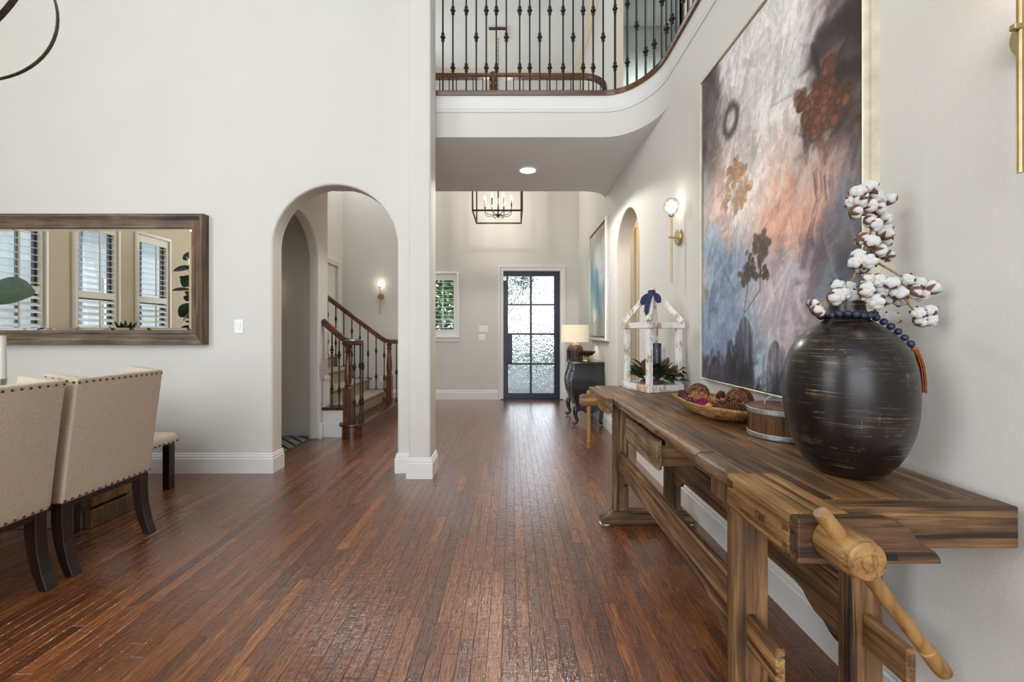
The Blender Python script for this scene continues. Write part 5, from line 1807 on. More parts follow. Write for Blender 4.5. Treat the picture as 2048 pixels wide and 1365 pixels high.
def paint_small(u, v):
    n1 = vnoise(u, v, 4, 5, 50)
    n2 = vnoise(u + 0.1 * n1, v * 0.6, 9, 6, 60)
    n3 = vnoise(u, v, 24, 12, 70)
    wu, wv = u + 0.25 * (n1 - 0.5), v + 0.2 * (n2 - 0.5)
    blobs = [(0.2, 0.9, (206, 204, 198)), (0.75, 0.9, (178, 160, 140)), (0.5, 0.72, (214, 214, 212)), (0.15, 0.6, (120, 156, 168)), (0.35, 0.5, (108, 148, 164)), (0.7, 0.55, (190, 200, 202)), (0.8, 0.75, (168, 178, 180)), (0.55, 0.35, (70, 120, 146)), (0.2, 0.3, (150, 178, 184)), (0.85, 0.3, (150, 160, 160)), (0.3, 0.1, (206, 200, 186)), (0.8, 0.1, (176, 156, 132)), (0.6, 0.2, (110, 140, 156))]
    num, den = np.zeros(u.shape + (3,)), np.full(u.shape, 1e-5)
    for a, b_, c in blobs:
        g = np.exp(-38 * ((wu - a) ** 2 + 1.4 * (wv - b_) ** 2))
        num += g[..., None] * np.array(c, float)
        den += g
    img = num / den[..., None]
    return img * (0.84 + 0.3 * n3)[..., None]


pt2 = thing('painting', 'tall teal and white abstract canvas in a pale frame above the black chest', 'painting', (1.22, 5.9, 1.166))
frame_for(pt2, 1.19, 6.42, 5.375, 1.166, 2.69, M_silver, 0.048, 0.03)
canvas('canvas', pt2, 1.206, 6.40, 5.395, 1.19, 2.67, 50, 70, paint_small)

# ================================================================== SCONCES
def sconce(loc, rotz, label, power=4):
    t_ = thing('wall_sconce', label, 'sconce', loc, rotz, 'brass wall sconces')
    build(MB().lathe([(0.0005, 0), (0.056, 0), (0.057, -0.003), (0.057, -0.020), (0.055, -0.023), (0.0005, -0.023)], (0, 0, 0), 32, axis='y', cap=False), 'backplate', M_brass, t_, local=True, smooth=True)
    build(MB().box(-0.007, 0.007, -0.082, -0.02, -0.007, 0.007), 'arm', M_brass, t_, local=True, bevel=0.002)
    build(MB().cyl((0, -0.063, -0.337), (0, -0.063, 0.165), 0.0062, n=14), 'rod', M_brass, t_, local=True, smooth=True)
    build(MB().lathe([(0.008, 0.150), (0.020, 0.155), (0.021, 0.172), (0.014, 0.176)], (0, -0.063, 0), 20), 'socket_cup', M_brass, t_, local=True, smooth=True)
    gm = MB()
    n = 12
    rows_ = []
    for j, (r_, z_) in enumerate([(0.018, 0.172), (0.040, 0.182), (0.055, 0.205), (0.060, 0.230), (0.055, 0.256), (0.040, 0.278), (0.016, 0.289)]):
        rows_.append([(r_ * math.cos(2 * math.pi * (k + 0.5 * (j % 2)) / n), -0.063 + r_ * math.sin(2 * math.pi * (k + 0.5 * (j % 2)) / n), z_) for k in range(n)])
    build(gm.rings(rows_), 'glass_globe', M_crystal, t_, local=True)
    build(MB().lathe([(0.0005, 0.176), (0.012, 0.180), (0.017, 0.20), (0.020, 0.225), (0.016, 0.250), (0.0005, 0.262)], (0, -0.063, 0), 16, cap=False), 'bulb', M_bulb, t_, local=True, smooth=True)
    p = WM[t_.name] @ Vector((0, -0.063, 0.228))
    lamp('sconce_lamp', 'POINT', p, power, (1.0, 0.86, 0.66), radius=0.03)
    return t_

sconce((1.24, 3.09, 1.945), -math.pi / 2, 'brass sconce with lit cut glass globe left of the large painting')
sconce((1.24, 0.972, 1.955), -math.pi / 2, 'brass sconce cut off by the right edge of the photo')
sconce((-2.41, 7.75, 1.90), 0, 'brass sconce with lit globe on the wall behind the staircase')
sconce((-2.93, 5.05, 1.52), 0, 'brass sconce in the side passage hidden by the arch')

# ================================================================== MIRROR
MX0, MX1, MZ0, MZ1 = -4.72, -2.68, 1.137, 2.278
mi = thing('mirror', 'wide wall mirror in a grey brown wooden frame', 'mirror', ((MX0 + MX1) / 2, 3.72, MZ0))
pr = [(0, 0), (0, 0.070), (0.004, 0.077), (0.026, 0.077), (0.030, 0.070), (0.036, 0.068), (0.044, 0.060), (0.060, 0.054), (0.094, 0.048), (0.100, 0.052), (0.116, 0.050), (0.124, 0.040), (0.128, 0.030), (0.128, 0.0)]
q = [(MX0, MZ0), (MX0, MZ1), (MX1, MZ1), (MX1, MZ0)]
for i in range(4):
    a, b_ = Vector(q[i]), Vector(q[(i + 1) % 4])
    dd = (b_ - a).normalized()
    nn = Vector((dd.y, -dd.x))
    rg = []
    for s_, e_ in ((a, 1), (b_, -1)):
        rg.append([(s_.x + nn.x * o_ + dd.x * o_ * e_, 3.72 - hh, s_.y + nn.y * o_ + dd.y * o_ * e_) for o_, hh in pr])
    build(MB().rings(rg), 'frame_rail', M_mirror_x if abs(dd.x) > 0.5 else M_mirror_z, mi, smooth=True)
e, bv = 0.122, 0.026
x0, x1, z0, z1 = MX0 + e, MX1 - e, MZ0 + e, MZ1 - e
yb, yt = 3.686, 3.682
mb = MB().add([(x0, yb, z0), (x1, yb, z0), (x1, yb, z1), (x0, yb, z1), (x0 + bv, yt, z0 + bv), (x1 - bv, yt, z0 + bv), (x1 - bv, yt, z1 - bv), (x0 + bv, yt, z1 - bv)],
              [(4, 5, 6, 7), (0, 1, 5, 4), (1, 2, 6, 5), (2, 3, 7, 6), (3, 0, 4, 7), (0, 3, 2, 1)])
build(mb, 'mirror_glass', M_mirror, mi)

# ================================================================== SWITCHES AND OUTLET
def plate(loc, w, h_, n, label, cat='light switch', name='light_switch', outlet=False):
    t_ = thing(name, label, cat, loc)
    build(MB().box(-w / 2, w / 2, -0.006, 0, -h_ / 2, h_ / 2), 'cover_plate', M_plastic, t_, local=True, bevel=0.002)
    for k in range(n):
        xc = (k - (n - 1) / 2) * 0.046
        if outlet:
            build(MB().box(-0.016, 0.016, -0.009, -0.004, 0.008, 0.036).box(-0.016, 0.016, -0.009, -0.004, -0.036, -0.008), 'socket', M_plastic, t_, local=True, bevel=0.003)
        else:
            build(MB().prism([(-0.004, -0.033), (-0.0075, -0.033), (-0.011, 0.033), (-0.004, 0.033)], lambda u, v, hh: (hh, u, v), xc - 0.0165, xc + 0.0165), 'rocker', M_plastic, t_, local=True, bevel=0.001)
    return t_

plate((-2.412, 3.72, 1.298), 0.080, 0.120, 1, 'single white rocker switch on the wall right of the mirror')
plate((-0.518, 7.75, 1.302), 0.165, 0.117, 3, 'upper triple white switch plate beside the front door')
plate((-0.545, 7.75, 1.15), 0.118, 0.117, 2, 'lower double white switch plate beside the front door')
plate((-2.40, 7.75, 0.37), 0.072, 0.117, 1, 'white wall outlet seen behind the stair balusters', 'outlet', 'wall_outlet', True)

# ================================================================== BLACK CHEST, LAMP AND BOWL
ch = thing('bombe_chest', 'glossy black bombe chest with curved legs under the teal painting', 'chest', (1.02, 5.97, 0))
YA, YB = 5.60, 6.34
# serpentine front: depth profile over height, wave over width
zs_ = [0.24, 0.30, 0.38, 0.46, 0.54, 0.62, 0.70, 0.76, 0.81]
ds_ = [0.875, 0.862, 0.838, 0.815, 0.803, 0.812, 0.838, 0.856, 0.852]
def front_x(z, t_):
    w = 0.030 * math.cos(t_ * math.pi * 4) * (1 - 0.3 * abs(2 * t_ - 1))
    return float(np.interp(z, zs_, ds_)) - w * 0.55
n = 40
zz = np.linspace(0.24, 0.81, 16)
rows = []
for z in zz:
    side = float(np.interp(z, zs_, [0, .006, .02, .034, .04, .034, .014, .002, .0]))
    ring = []
    for k in range(n + 1):
        t_ = k / n
        ring.append((front_x(z, t_), YA - side + (YB - YA + 2 * side) * t_, z))
    ring += [(1.235, YB + side, z), (1.235, YA - side, z)]
    rows.append(ring)
build(MB().rings(rows), 'carcass', M_blackwood, ch, smooth=True)
ring = [(front_x(0.8, k / n) - 0.022, YA - 0.02 + (YB - YA + 0.04) * k / n) for k in range(n + 1)] + [(1.236, YB + 0.02), (1.236, YA - 0.02)]
build(MB().prism(ring, XY, 0.812, 0.845), 'chest_top', M_blackwood, ch, bevel=0.007, seg=2, smooth=True)
for i, (za, zb) in enumerate(((0.29, 0.45), (0.465, 0.62), (0.635, 0.785))):
    rows = []
    for z in np.linspace(za, zb, 6):
        rows.append([(front_x(z, t_) - 0.006, YA - 0.0 + (YB - YA) * t_, z) for t_ in np.linspace(0.07, 0.93, 32)] + [(front_x(z, t_) + 0.01, YA + (YB - YA) * t_, z) for t_ in np.linspace(0.93, 0.07, 32)])
    df = build(MB().rings(rows), 'drawer_front', M_blackwood, ch, smooth=True)
    for t_ in (0.28, 0.72):
        zc = (za + zb) / 2
        build(MB().ico((front_x(zc, t_) - 0.016, YA + (YB - YA) * t_, zc), 0.012, 2), 'knob', M_bronze, df, smooth='all')
mb = MB().prism([(0.85, 0.25), (1.23, 0.25), (1.23, 0.17), (1.15, 0.20), (1.08, 0.16), (1.04, 0.155), (1.0, 0.16), (0.93, 0.20), (0.86, 0.17)], lambda u, v, hh: (u, hh, v), YA - 0.004, YA + 0.018)
build(mb, 'apron', M_blackwood, ch)
for (lx, ly, s_) in ((0.865, YA + 0.02, -1), (0.865, YB - 0.02, -1), (1.195, YA + 0.02, 1), (1.195, YB - 0.02, 1)):
    pts_ = [(lx, ly, 0.26), (lx + 0.014 * s_, ly, 0.19), (lx + 0.006 * s_, ly, 0.12), (lx - 0.016 * s_ if s_ < 0 else lx - 0.008, ly, 0.06), (lx + 0.004 * s_, ly, 0.028), (lx + 0.030 * s_, ly, 0.024), (lx + 0.044 * s_, ly, 0.034), (lx + 0.040 * s_, ly, 0.048)]
    if s_ > 0:
        pts_ = [(min(a, 1.21), b_, c) for a, b_, c in pts_]
    build(MB().tube(pts_, [0.038, 0.032, 0.026, 0.022, 0.022, 0.023, 0.021, 0.014], 10), 'leg', M_blackwood, ch, smooth='all')

lp = thing('table_lamp', 'table lamp with carved brown wood base and oval linen shade on the chest', 'lamp', (0.925, 6.12, 0.845))
build(MB().lathe([(0.0005, 0.0), (0.112, 0.0), (0.118, 0.006), (0.118, 0.120), (0.112, 0.160), (0.098, 0.200), (0.080, 0.222), (0.030, 0.230), (0.0005, 0.230)], (0, 0, 0), 40, cap=False), 'lamp_base', M_lampbase, lp, local=True, smooth=True)
for k in range(16):
    a = 2 * math.pi * k / 16
    ca, sa = math.cos(a), math.sin(a)
    w = 0.015
    build(MB().prism([(-w, 0.03), (w, 0.03), (w, 0.125), (0.7 * w, 0.14), (0, 0.147), (-0.7 * w, 0.14), (-w, 0.125)], lambda u, v, hh: (hh * ca - u * sa, hh * sa + u * ca, v), 0.110, 0.1195), 'carved_groove', M_bronze, lp, local=True)
build(MB().cyl((0, 0, 0.23), (0, 0, 0.50), 0.006, n=10).lathe([(0.018, 0.228), (0.02, 0.24), (0.008, 0.255)], (0, 0, 0), 16).lathe([(0.004, 0.505), (0.010, 0.515), (0.006, 0.532)], (0, 0, 0), 12), 'lamp_stem', M_brass, lp, local=True, smooth=True)
rg = []
for r_, z_ in [(1.0, 0.256), (0.965, 0.505), (0.955, 0.505), (0.985, 0.258)]:
    rg.append([(0.205 * r_ * math.cos(2 * math.pi * k / 40), 0.13 * r_ * math.sin(2 * math.pi * k / 40), z_) for k in range(40)])
build(MB().rings(rg, True, False, True), 'lamp_shade', M_shade, lp, local=True, smooth=True)
lamp('table_lamp_bulb', 'POINT', (0.925, 6.12, 1.21), 5, (1, 0.85, 0.62), radius=0.04)
bw = thing('pedestal_bowl', 'dark wooden bowl on a brass pedestal at the near end of the chest', 'bowl', (1.03, 5.76, 0.845))
build(MB().lathe([(0.0005, 0.075), (0.03, 0.075), (0.07, 0.082), (0.105, 0.104), (0.120, 0.130), (0.121, 0.140), (0.116, 0.141), (0.100, 0.118), (0.06, 0.098), (0.0005, 0.092)], (0, 0, 0), 40, cap=False), 'bowl_shell', M_bowl, bw, local=True, smooth=True)
build(MB().lathe([(0.0005, 0.0), (0.056, 0.0), (0.058, 0.008), (0.048, 0.022), (0.036, 0.040), (0.034, 0.058), (0.044, 0.076), (0.0005, 0.078)], (0, 0, 0), 32, cap=False), 'pedestal', M_brass, bw, local=True, smooth=True)

# ================================================================== FOYER CHANDELIER
fc = thing('foyer_chandelier', 'open black cube lantern chandelier with candle lights hanging in the foyer', 'chandelier', (-0.215, 6.78, 3.09))
hw, hh_, b2 = 0.378, 0.90, 0.011
for s_ in (-1, 1):
    for q_ in (-1, 1):
        build(MB().box(s_ * hw - b2, s_ * hw + b2, q_ * hw - b2, q_ * hw + b2, 0, hh_), 'cage_post', M_bronze, fc, local=True)
    for z in (b2, hh_ - b2):
        build(MB().box(-hw, hw, s_ * hw - b2, s_ * hw + b2, z - b2, z + b2), 'cage_bar', M_bronze, fc, local=True)
        build(MB().box(s_ * hw - b2, s_ * hw + b2, -hw, hw, z - b2, z + b2), 'cage_bar', M_bronze, fc, local=True)
build(MB().lathe([(0.0005, -0.005), (0.010, 0.0), (0.012, 0.02), (0.040, 0.045), (0.036, 0.06), (0.014, 0.075), (0.012, hh_), (0.0005, hh_)], (0, 0, 0), 16, cap=False), 'centre_column', M_bronze, fc, local=True, smooth=True)
build(MB().box(-hw, hw, -b2, b2, hh_ - 2 * b2, hh_).box(-b2, b2, -hw, hw, hh_ - 2 * b2, hh_), 'top_cross', M_bronze, fc, local=True)
for k in range(8):
    a = math.radians(22.5 + 45 * k)
    r1 = 0.23
    ca, sa = math.cos(a), math.sin(a)
    pts_ = [(0.02 * ca, 0.02 * sa, 0.05), (0.10 * ca, 0.10 * sa, 0.035), (0.18 * ca, 0.18 * sa, 0.040), (r1 * ca, r1 * sa, 0.085), ((r1 + 0.004) * ca, (r1 + 0.004) * sa, 0.16)]
    arm = build(MB().tube(pts_, 0.0055, 7), 'arm', M_bronze, fc, local=True, smooth='all')
    build(MB().cyl((r1 * ca, r1 * sa, 0.15), (r1 * ca, r1 * sa, 0.26), 0.012, n=12), 'candle_sleeve', M_bronze if k % 2 else M_brass, arm, local=True, smooth=True)
    bb = build(MB().lathe([(0.0005, 0.26), (0.012, 0.262), (0.018, 0.285), (0.014, 0.315), (0.0005, 0.345)], (r1 * ca, r1 * sa, 0), 12, cap=False), 'bulb', M_bulb, arm, local=True, smooth=True)
for k in range(4):
    a = math.radians(45 + 90 * k)
    lamp('foyer_bulb', 'POINT', (-0.215 + 0.23 * math.cos(a), 6.78 + 0.23 * math.sin(a), 3.42), 9, (1.0, 0.92, 0.80), radius=0.03)
cm = MB()
z = 3.09 + hh_
k = 0
while z < 5.98:
    a = (k % 2) * math.pi / 2
    pts_ = [(0.010 * math.cos(t_) * math.cos(a), 0.010 * math.cos(t_) * math.sin(a), z - 3.09 + 0.022 + 0.022 * math.sin(t_)) for t_ in [2 * math.pi * i / 8 for i in range(8)]]
    cm.tube(pts_, 0.0032, 4, False, True)
    z += 0.034
    k += 1
build(cm, 'chain', M_bronze, fc, local=True)
build(MB().box(-0.135, 0.135, -0.14, 0.14, 2.935, 2.968), 'ceiling_plate', M_trim, fc, local=True, bevel=0.004)
build(MB().box(-0.145, 0.145, -0.15, -0.14, 2.93, 2.968), 'plate_edge', M_rail, fc, local=True)

# ================================================================== DINING CHAIRS, TABLE, BENCH
NAIL = mesh_only(MB().ico((0, 0, 0), 0.0072, 1), 'nailhead', M_nail, smooth='all')


def chair(loc, label):
    t_ = thing('dining_chair', label, 'chair', loc, group='linen dining chairs along the table')
    w = 0.2625     # half width along y; the chair faces -x; origin below the middle of the back
    # back: leaning slab
    def back(x0, x1, y0, y1):
        rows_ = []
        for i in range(9):
            f = i / 8
            z = 0.375 + (1.012 - 0.375) * f
            ln = 0.078 * f ** 1.1
            rows_.append([(x0 + ln, y0, z), (x1 + ln, y0, z), (x1 + ln, y1, z), (x0 + ln, y1, z)])
        return MB().rings(rows_)
    bk = build(back(-0.075, -0.0, -w, w), 'backrest', M_linen, t_, local=True, bevel=0.012, seg=3, smooth=True, angle=50)
    for s_ in (-1, 1):
        prof_ = [(-0.07, 0.375), (-0.45, 0.375), (-0.45, 0.52), (-0.40, 0.60), (-0.26, 0.68), (-0.15, 0.80), (-0.115, 0.95), (-0.100, 1.040), (0.076, 1.012), (0.0, 0.70)]
        ya, yb = (w - 0.062, w - 0.001) if s_ > 0 else (-w + 0.001, -w + 0.062)
        build(MB().prism(prof_, lambda u, v, hh: (u, hh, v), ya, yb), 'wing', M_linen, t_, local=True, bevel=0.012, seg=2, smooth=True, angle=30)
    build(MB().box(-0.50, -0.07, -w + 0.06, w - 0.06, 0.375, 0.50), 'seat', M_linen, t_, local=True, bevel=0.025, seg=3, smooth=True)
    build(MB().box(-0.47, -0.012, -w + 0.01, w - 0.01, 0.345, 0.378), 'seat_frame', M_espresso, t_, local=True)
    for s_ in (-1, 1):
        y = s_ * (w - 0.035)
        rows_ = []
        for z, xo, hx in ((0.376, -0.040, 0.030), (0.28, -0.040, 0.030), (0.18, -0.030, 0.027), (0.08, -0.006, 0.024), (0.0, 0.024, 0.021)):
            rows_.append([(xo - hx, y - 0.026, z), (xo + hx, y - 0.026, z), (xo + hx, y + 0.026, z), (xo - hx, y + 0.026, z)])
        build(MB().rings(rows_[::-1]), 'leg', M_espresso, t_, local=True, bevel=0.003)
        build(MB().rings([[(-0.45 - q_, y - q_, z), (-0.45 + q_, y - q_, z), (-0.45 + q_, y + q_, z), (-0.45 - q_, y + q_, z)] for z, q_ in ((0.0, 0.019), (0.376, 0.027))]), 'leg', M_espresso, t_, local=True, bevel=0.003)
    nb = MB()
    nail = []
    for k in range(15):
        y = -w + 0.012 + (2 * w - 0.024) * k / 14
        nail.append((0.0745, y, 0.992))
        nail.append((0.001, y, 0.388))
    for k in range(5):
        nail.append((0.060 - 0.036 * k, -w - 0.0005, 0.994 + 0.006 * k))
    for p in nail:
        place(NAIL, 'nailhead', t_, p)
    return t_

chair((-2.272, 2.386, 0), 'beige linen dining chair with nailheads, whole back visible nearest the arch')
c2 = dup(bpy.data.objects['dining_chair'], (-2.272, 1.812, 0), label='beige linen dining chair cut off by the left edge of the photo')
tb = thing('dining_table', 'dark wooden dining table with blocky plinth behind the linen chairs', 'table', (-3.2, 2.0, 0))
build(MB().box(-3.70, -2.76, 0.75, 3.02, 0.715, 0.765), 'table_top', M_espresso, tb, bevel=0.006)
for y0_ in (0.95, 2.66):
    build(MB().box(-3.62, -2.66, y0_, y0_ + 0.32, 0.0, 0.115), 'plinth', M_plinth, tb, bevel=0.004)
    build(MB().box(-3.58, -2.70, y0_ + 0.03, y0_ + 0.29, 0.115, 0.135), 'shadow_gap', M_espresso, tb)
    build(MB().box(-3.62, -2.66, y0_, y0_ + 0.32, 0.135, 0.26), 'plinth_block', M_plinth, tb, bevel=0.004)
    build(MB().box(-3.45, -2.85, y0_ + 0.06, y0_ + 0.26, 0.26, 0.716), 'pedestal', M_espresso, tb, bevel=0.004)
bn = thing('dining_bench', 'upholstered linen bench seat with nailheads at the end of the table', 'bench', (-3.2, 3.22, 0))
rows_ = [[(-3.85 + e_, 3.06 + e_, z), (-2.685 - e_, 3.06 + e_, z), (-2.685 - e_, 3.39 - e_, z), (-3.85 + e_, 3.39 - e_, z)] for z, e_ in ((0.365, 0.004), (0.41, 0.0), (0.437, 0.010), (0.450, 0.04), (0.456, 0.10))]
build(MB().rings(rows_), 'seat', M_linen, bn, bevel=0.012, seg=3, smooth=True)
for xx in (-2.735, -3.74):
    for yy in (3.10, 3.35):
        build(MB().box(xx - 0.028, xx + 0.028, yy - 0.028, yy + 0.028, 0.0, 0.368), 'leg', M_espresso, bn, bevel=0.003)
nb = MB()
for k in range(8):
    place(NAIL, 'nailhead', bn, (-2.685 + 3.2, 3.08 + 0.042 * k - 3.22, 0.378))
for k in range(20):
    place(NAIL, 'nailhead', bn, (-2.70 - 0.05 * k + 3.2, 3.06 - 3.22, 0.378))
cs = thing('taper_candle', 'ivory candle on a silver stick at the left edge of the photo', 'candle', (-3.035, 2.5, 0.765))
build(MB().cyl((0, 0, 0.205), (0, 0, 0.462), 0.021, 0.0185, 20), 'wax', M_wax, cs, local=True, smooth=True)
build(MB().lathe([(0.0005, 0), (0.045, 0.0), (0.046, 0.006), (0.014, 0.02), (0.011, 0.10), (0.018, 0.15), (0.024, 0.188), (0.026, 0.206), (0.0005, 0.206)], (0, 0, 0), 24, cap=False), 'candlestick', M_chrome, cs, local=True, smooth=True)
fv = thing('leaf_branch_vase', 'glass vase with fiddle leaf branch on the dining table', 'plant', (-3.08, 2.20, 0.765))
build(MB().lathe([(0.0005, 0), (0.06, 0), (0.085, 0.05), (0.08, 0.15), (0.045, 0.24), (0.05, 0.28), (0.046, 0.28), (0.04, 0.24), (0.075, 0.15), (0.08, 0.05), (0.0005, 0.01)], (0, 0, 0), 28, cap=False), 'vase_body', M_pot, fv, local=True, smooth=True)
build(MB().tube([(0, 0, 0.02), (0.01, 0.0, 0.3), (0.08, 0.0, 0.55), (0.29, 0.03, 0.70)], 0.006, 7), 'branch', M_bark, fv, local=True, smooth='all')
fl_me = mesh_only(leaf_mb(0.22, 0.085, -0.10, 0.12, 8), 'leaf', M_fiddle, smooth='all')
for p, d_, s_, rl in [((0.285, 0.03, 0.705), (1, 0.1, -0.02), 1.0, 1.15), ((0.20, 0.0, 0.66), (0.75, -0.2, -0.62), 0.8, 1.1), ((0.03, 0, 0.60), (-0.6, 0.5, 0.4), 1.0, 0.2), ((0.06, 0, 0.70), (-0.2, 0.6, 0.8), 0.9, 0.0), ((0.02, 0, 0.5), (-0.8, -0.4, 0.2), 0.9, 0.1)]:
    q_ = Vector(d_).to_track_quat('Y', 'Z') @ Quaternion((0, 1, 0), rl)
    place(fl_me, 'leaf', fv, p, q_, (s_, s_, s_))

# plants seen in the mirror
fp = thing('potted_fiddle_fig', 'tall potted green leaf plant reflected at the right side of the mirror', 'plant', (-5.27, 0.42, 0.0))
build(MB().lathe([(0.0005, 0), (0.14, 0), (0.18, 0.36), (0.165, 0.36), (0.15, 0.30), (0.0005, 0.30)], (0, 0, 0), 28, cap=False), 'pot', M_pot, fp, local=True, smooth=True)
build(MB().tube([(0, 0, 0.28), (0.02, 0.02, 0.9), (0.0, 0.04, 1.7), (0.02, 0.05, 2.45)], 0.014, 8), 'trunk', M_bark, fp, local=True, smooth='all')
for k in range(26):
    a = k * 2.39996
    z = 1.30 + 1.15 * k / 25
    d_ = Vector((math.cos(a), math.sin(a), R.uniform(-1.4, 0.7))).normalized()
    q_ = d_.to_track_quat('Y', 'Z') @ Quaternion((0, 1, 0), R.uniform(-1.2, 1.2))
    s_ = R.uniform(0.9, 1.25)
    place(fl_me, 'leaf', fp, (0.02, 0.03, z), q_, (s_, s_, s_))
ps = thing('plant_stand', 'slim wooden plant stand below the middle dining windows', 'plant stand', (-5.38, 1.52, 0))
build(MB().box(-0.16, 0.16, -0.16, 0.16, 1.10, 1.13), 'stand_top', M_plinth, ps, local=True, bevel=0.003)
for s_ in (-1, 1):
    for q_ in (-1, 1):
        build(MB().box(s_ * 0.13 - 0.015, s_ * 0.13 + 0.015, q_ * 0.13 - 0.015, q_ * 0.13 + 0.015, 0, 1.10), 'leg', M_plinth, ps, local=True)
sp = thing('succulent', 'small leafy potted plant reflected at the bottom of the mirror', 'plant', (-5.38, 1.52, 1.13))
build(MB().lathe([(0.0005, 0), (0.05, 0), (0.065, 0.09), (0.058, 0.09), (0.0005, 0.08)], (0, 0, 0), 24, cap=False), 'pot', M_pot, sp, local=True, smooth=True)
sl = mesh_only(leaf_mb(0.14, 0.016, 0.25, 0.3, 5), 'leaf', M_fiddle, smooth='all')
for k in range(30):
    a = k * 2.39996
    d_ = Vector((math.cos(a), math.sin(a), R.uniform(0.2, 0.9))).normalized()
    place(sl, 'leaf', sp, (0.01 * math.cos(a), 0.01 * math.sin(a), 0.08), d_.to_track_quat('Y', 'Z'), (R.uniform(1.0, 1.7),) * 3)

# ================================================================== DINING CHANDELIER (rings at the upper left)
dc = thing('ring_chandelier', 'dark metal ring chandelier with gold inner faces at the upper left corner', 'chandelier', (-3.26, 2.5, 2.74))
def ring_band(r, w, th, rot, name):
    def rg_(ra, rb_):
        rows_ = []
        for k in range(64):
            a = 2 * math.pi * k / 64
            ca, sa = math.cos(a), math.sin(a)
            rows_.append([Vector((ra * ca, -w / 2, ra * sa)), Vector((rb_ * ca, -w / 2, rb_ * sa)), Vector((rb_ * ca, w / 2, rb_ * sa)), Vector((ra * ca, w / 2, ra * sa))])
        m_ = MB().rings([[rot @ p + Vector((0, 0, 0.46)) for p in row] for row in rows_], True, False, True)
        return m_
    o_ = build(rg_(r - th, r), name, M_bronze, dc, local=True)
    build(rg_(r - th - 0.0015, r - th), 'inner_face', M_brass, o_, local=True)
ring_band(0.452, 0.020, 0.005, Matrix.Rotation(math.radians(15), 3, 'Z'), 'ring')
ring_band(0.452, 0.026, 0.005, Matrix.Rotation(math.radians(168), 3, 'Z') @ Matrix.Rotation(math.radians(18), 3, 'X'), 'ring')
build(MB().cyl((0, 0, 0.90), (0, 0, 3.29), 0.008, n=10).lathe([(0.06, 3.29), (0.06, 3.31), (0.0005, 3.31)], (0, 0, 0), 20), 'stem', M_bronze, dc, local=True)

# ================================================================== OUTDOORS BEYOND THE FRONT DOOR
struct(build(MB().box(-22, 22, 8.05, 40, -0.25, -0.16), 'ground_lawn', M_lawn))
struct(build(MB().box(-2.4, 2.4, 7.9, 10.2, -0.2, -0.03), 'floor_porch', M_stone))
struct(build(MB().box(-0.6, 1.6, 10.2, 18, -0.16, -0.14).box(-22, 22, 15, 18, -0.16, -0.135), 'floor_walkway', M_stone))

def leafcloud(n, rx, ry, rz, size, rv):
    V_ = np.zeros((n * 4, 3))
    for k in range(n):
        v_ = Vector((rv.gauss(0, 1), rv.gauss(0, 1), rv.gauss(0, 1))).normalized() * rv.uniform(0.65, 1.0)
        c = Vector((v_.x * rx, v_.y * ry, v_.z * rz))
        q_ = Quaternion((rv.gauss(0, 1), rv.gauss(0, 1), rv.gauss(0, 1), rv.gauss(0, 1))).normalized()
        s_ = size * rv.uniform(0.6, 1.3)
        for j, (a, b_) in enumerate(((0, -1), (0.45, 0), (0, 1), (-0.45, 0))):
            V_[k * 4 + j] = c + q_ @ Vector((a * s_, b_ * s_, 0))
    return V_

def foliage(parent, name, c, n, rx, ry, rz, size, seed):
    V_ = leafcloud(n, rx, ry, rz, size, random.Random(seed))
    me = bpy.data.meshes.new(name)
    me.from_pydata((V_ + np.array(c)).tolist(), [], [(4 * k, 4 * k + 1, 4 * k + 2, 4 * k + 3) for k in range(n)])
    me.materials.append(M_tree)
    o = bpy.data.objects.new(name, me)
    COL.objects.link(o)
    o.parent = parent
    o['kind'] = 'stuff'
    return o

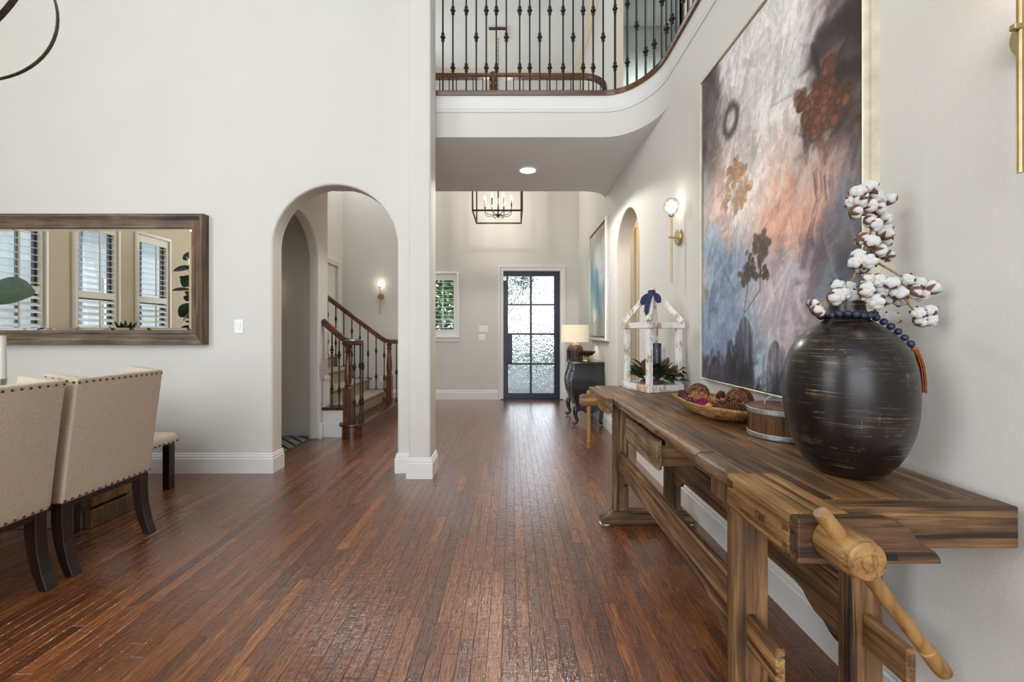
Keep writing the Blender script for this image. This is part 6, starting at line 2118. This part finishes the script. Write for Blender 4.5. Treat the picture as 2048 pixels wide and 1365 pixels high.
for i, (x, y, h_, r_, lab) in enumerate([(0.15, 17.0, 3.3, 0.75, 'small tree straight beyond the front door glass'), (-1.15, 15.0, 2.7, 0.85, 'slim tree beyond the left door panes'), (-2.3, 12.4, 2.05, 1.35, 'leafy green tree outside the shuttered window'), (-1.6, 20.5, 3.6, 1.5, 'green tree beyond the walkway left of the front door glass'), (4.6, 21.5, 3.8, 1.6, 'green tree beyond the walkway right of the front door glass')]):
    t_ = thing('tree', lab, 'tree', (x, y, -0.16))
    build(MB().tube([(0, 0, 0), (0.05, 0, h_ * 0.4), (0.0, 0.05, h_ * 0.9)], [0.16, 0.12, 0.06], 10), 'trunk', M_bark, t_, local=True, smooth='all')
    foliage(t_, 'crown', (0, 0, h_), 2600, r_, r_, r_ * 1.1, 0.13, i)
for i, (x, y, r_, lab) in enumerate([(-2.75, 10.3, 0.8, 'large round shrub close outside the shuttered window'), (-5.4, 12.4, 1.2, 'round shrub left of the shuttered window outside'), (2.6, 13.5, 0.75, 'low green shrub seen through the right door panes'), (1.9, 18.6, 0.7, 'low shrub at the street side of the walkway')]):
    t_ = thing('shrub', lab, 'shrub', (x, y, -0.16))
    foliage(t_, 'foliage', (0, 0, r_ * 0.9), 2200, r_, r_, r_, 0.09, 30 + i)
    build(MB().tube([(0, 0, 0), (0.02, 0, r_)], 0.04, 8), 'stem', M_bark, t_, local=True)
pl = thing('porch_lantern', 'dark porch lantern hanging outside behind the door glass', 'lantern', (0.36, 9.0, 2.42))
build(MB().lathe([(0.02, -0.25), (0.13, -0.22), (0.14, 0.02), (0.16, 0.04), (0.05, 0.14), (0.0005, 0.16)], (0, 0, 0), 8), 'lantern_body', M_iron, pl, local=True)
build(MB().cyl((0, 0, 0.15), (0, 0, 0.85), 0.012, n=8), 'rod', M_iron, pl, local=True)
struct(build(MB().box(-3.4, 3.4, 7.9, 10.1, 3.26, 3.4), 'ceiling_porch', M_trim))

nh = thing('neighbour_house', 'pale neighbouring house seen through the dining window shutters', 'house', (-10.0, -1.0, -0.2))
M_siding = plain('pale_blue_grey_siding', (0.36, 0.41, 0.47), 0.8, noise=0.05, nscale=4)
build(MB().box(-11.0, -9.4, -9.0, 7.0, -0.2, 4.2), 'wall', M_siding, nh)
build(MB().prism([(-9.0, 4.1), (-11.4, 4.1), (-10.2, 5.6)], lambda u, v, hh: (u, hh, v), -9.4, 7.4), 'roof', M_bark, nh)
for yy in (-6.5, -3.2, 0.1, 3.4):
    fw = build(MB().box(-9.42, -9.37, yy, yy + 0.9, 0.9, 2.5), 'window', M_trim, nh)
    build(MB().box(-9.38, -9.36, yy + 0.07, yy + 0.83, 0.97, 2.43), 'pane', M_sash, fw)
struct(build(MB().box(-22, -5.9, -12, 8.05, -0.25, -0.2), 'ground_side_yard', M_lawn))

for i in range(6):
    t_ = thing('hedge_plant', 'clipped green hedge plant across the walkway, ' + ['leftmost', 'second from left', 'third from left', 'third from right', 'second from right', 'rightmost'][i] + ' of its row', 'hedge', (-2.2 + 1.15 * i, 19.2, -0.16), group='hedge plants across the walkway')
    foliage(t_, 'foliage', (0, 0, 0.55), 900, 0.53, 0.5, 0.6, 0.09, 60 + i)
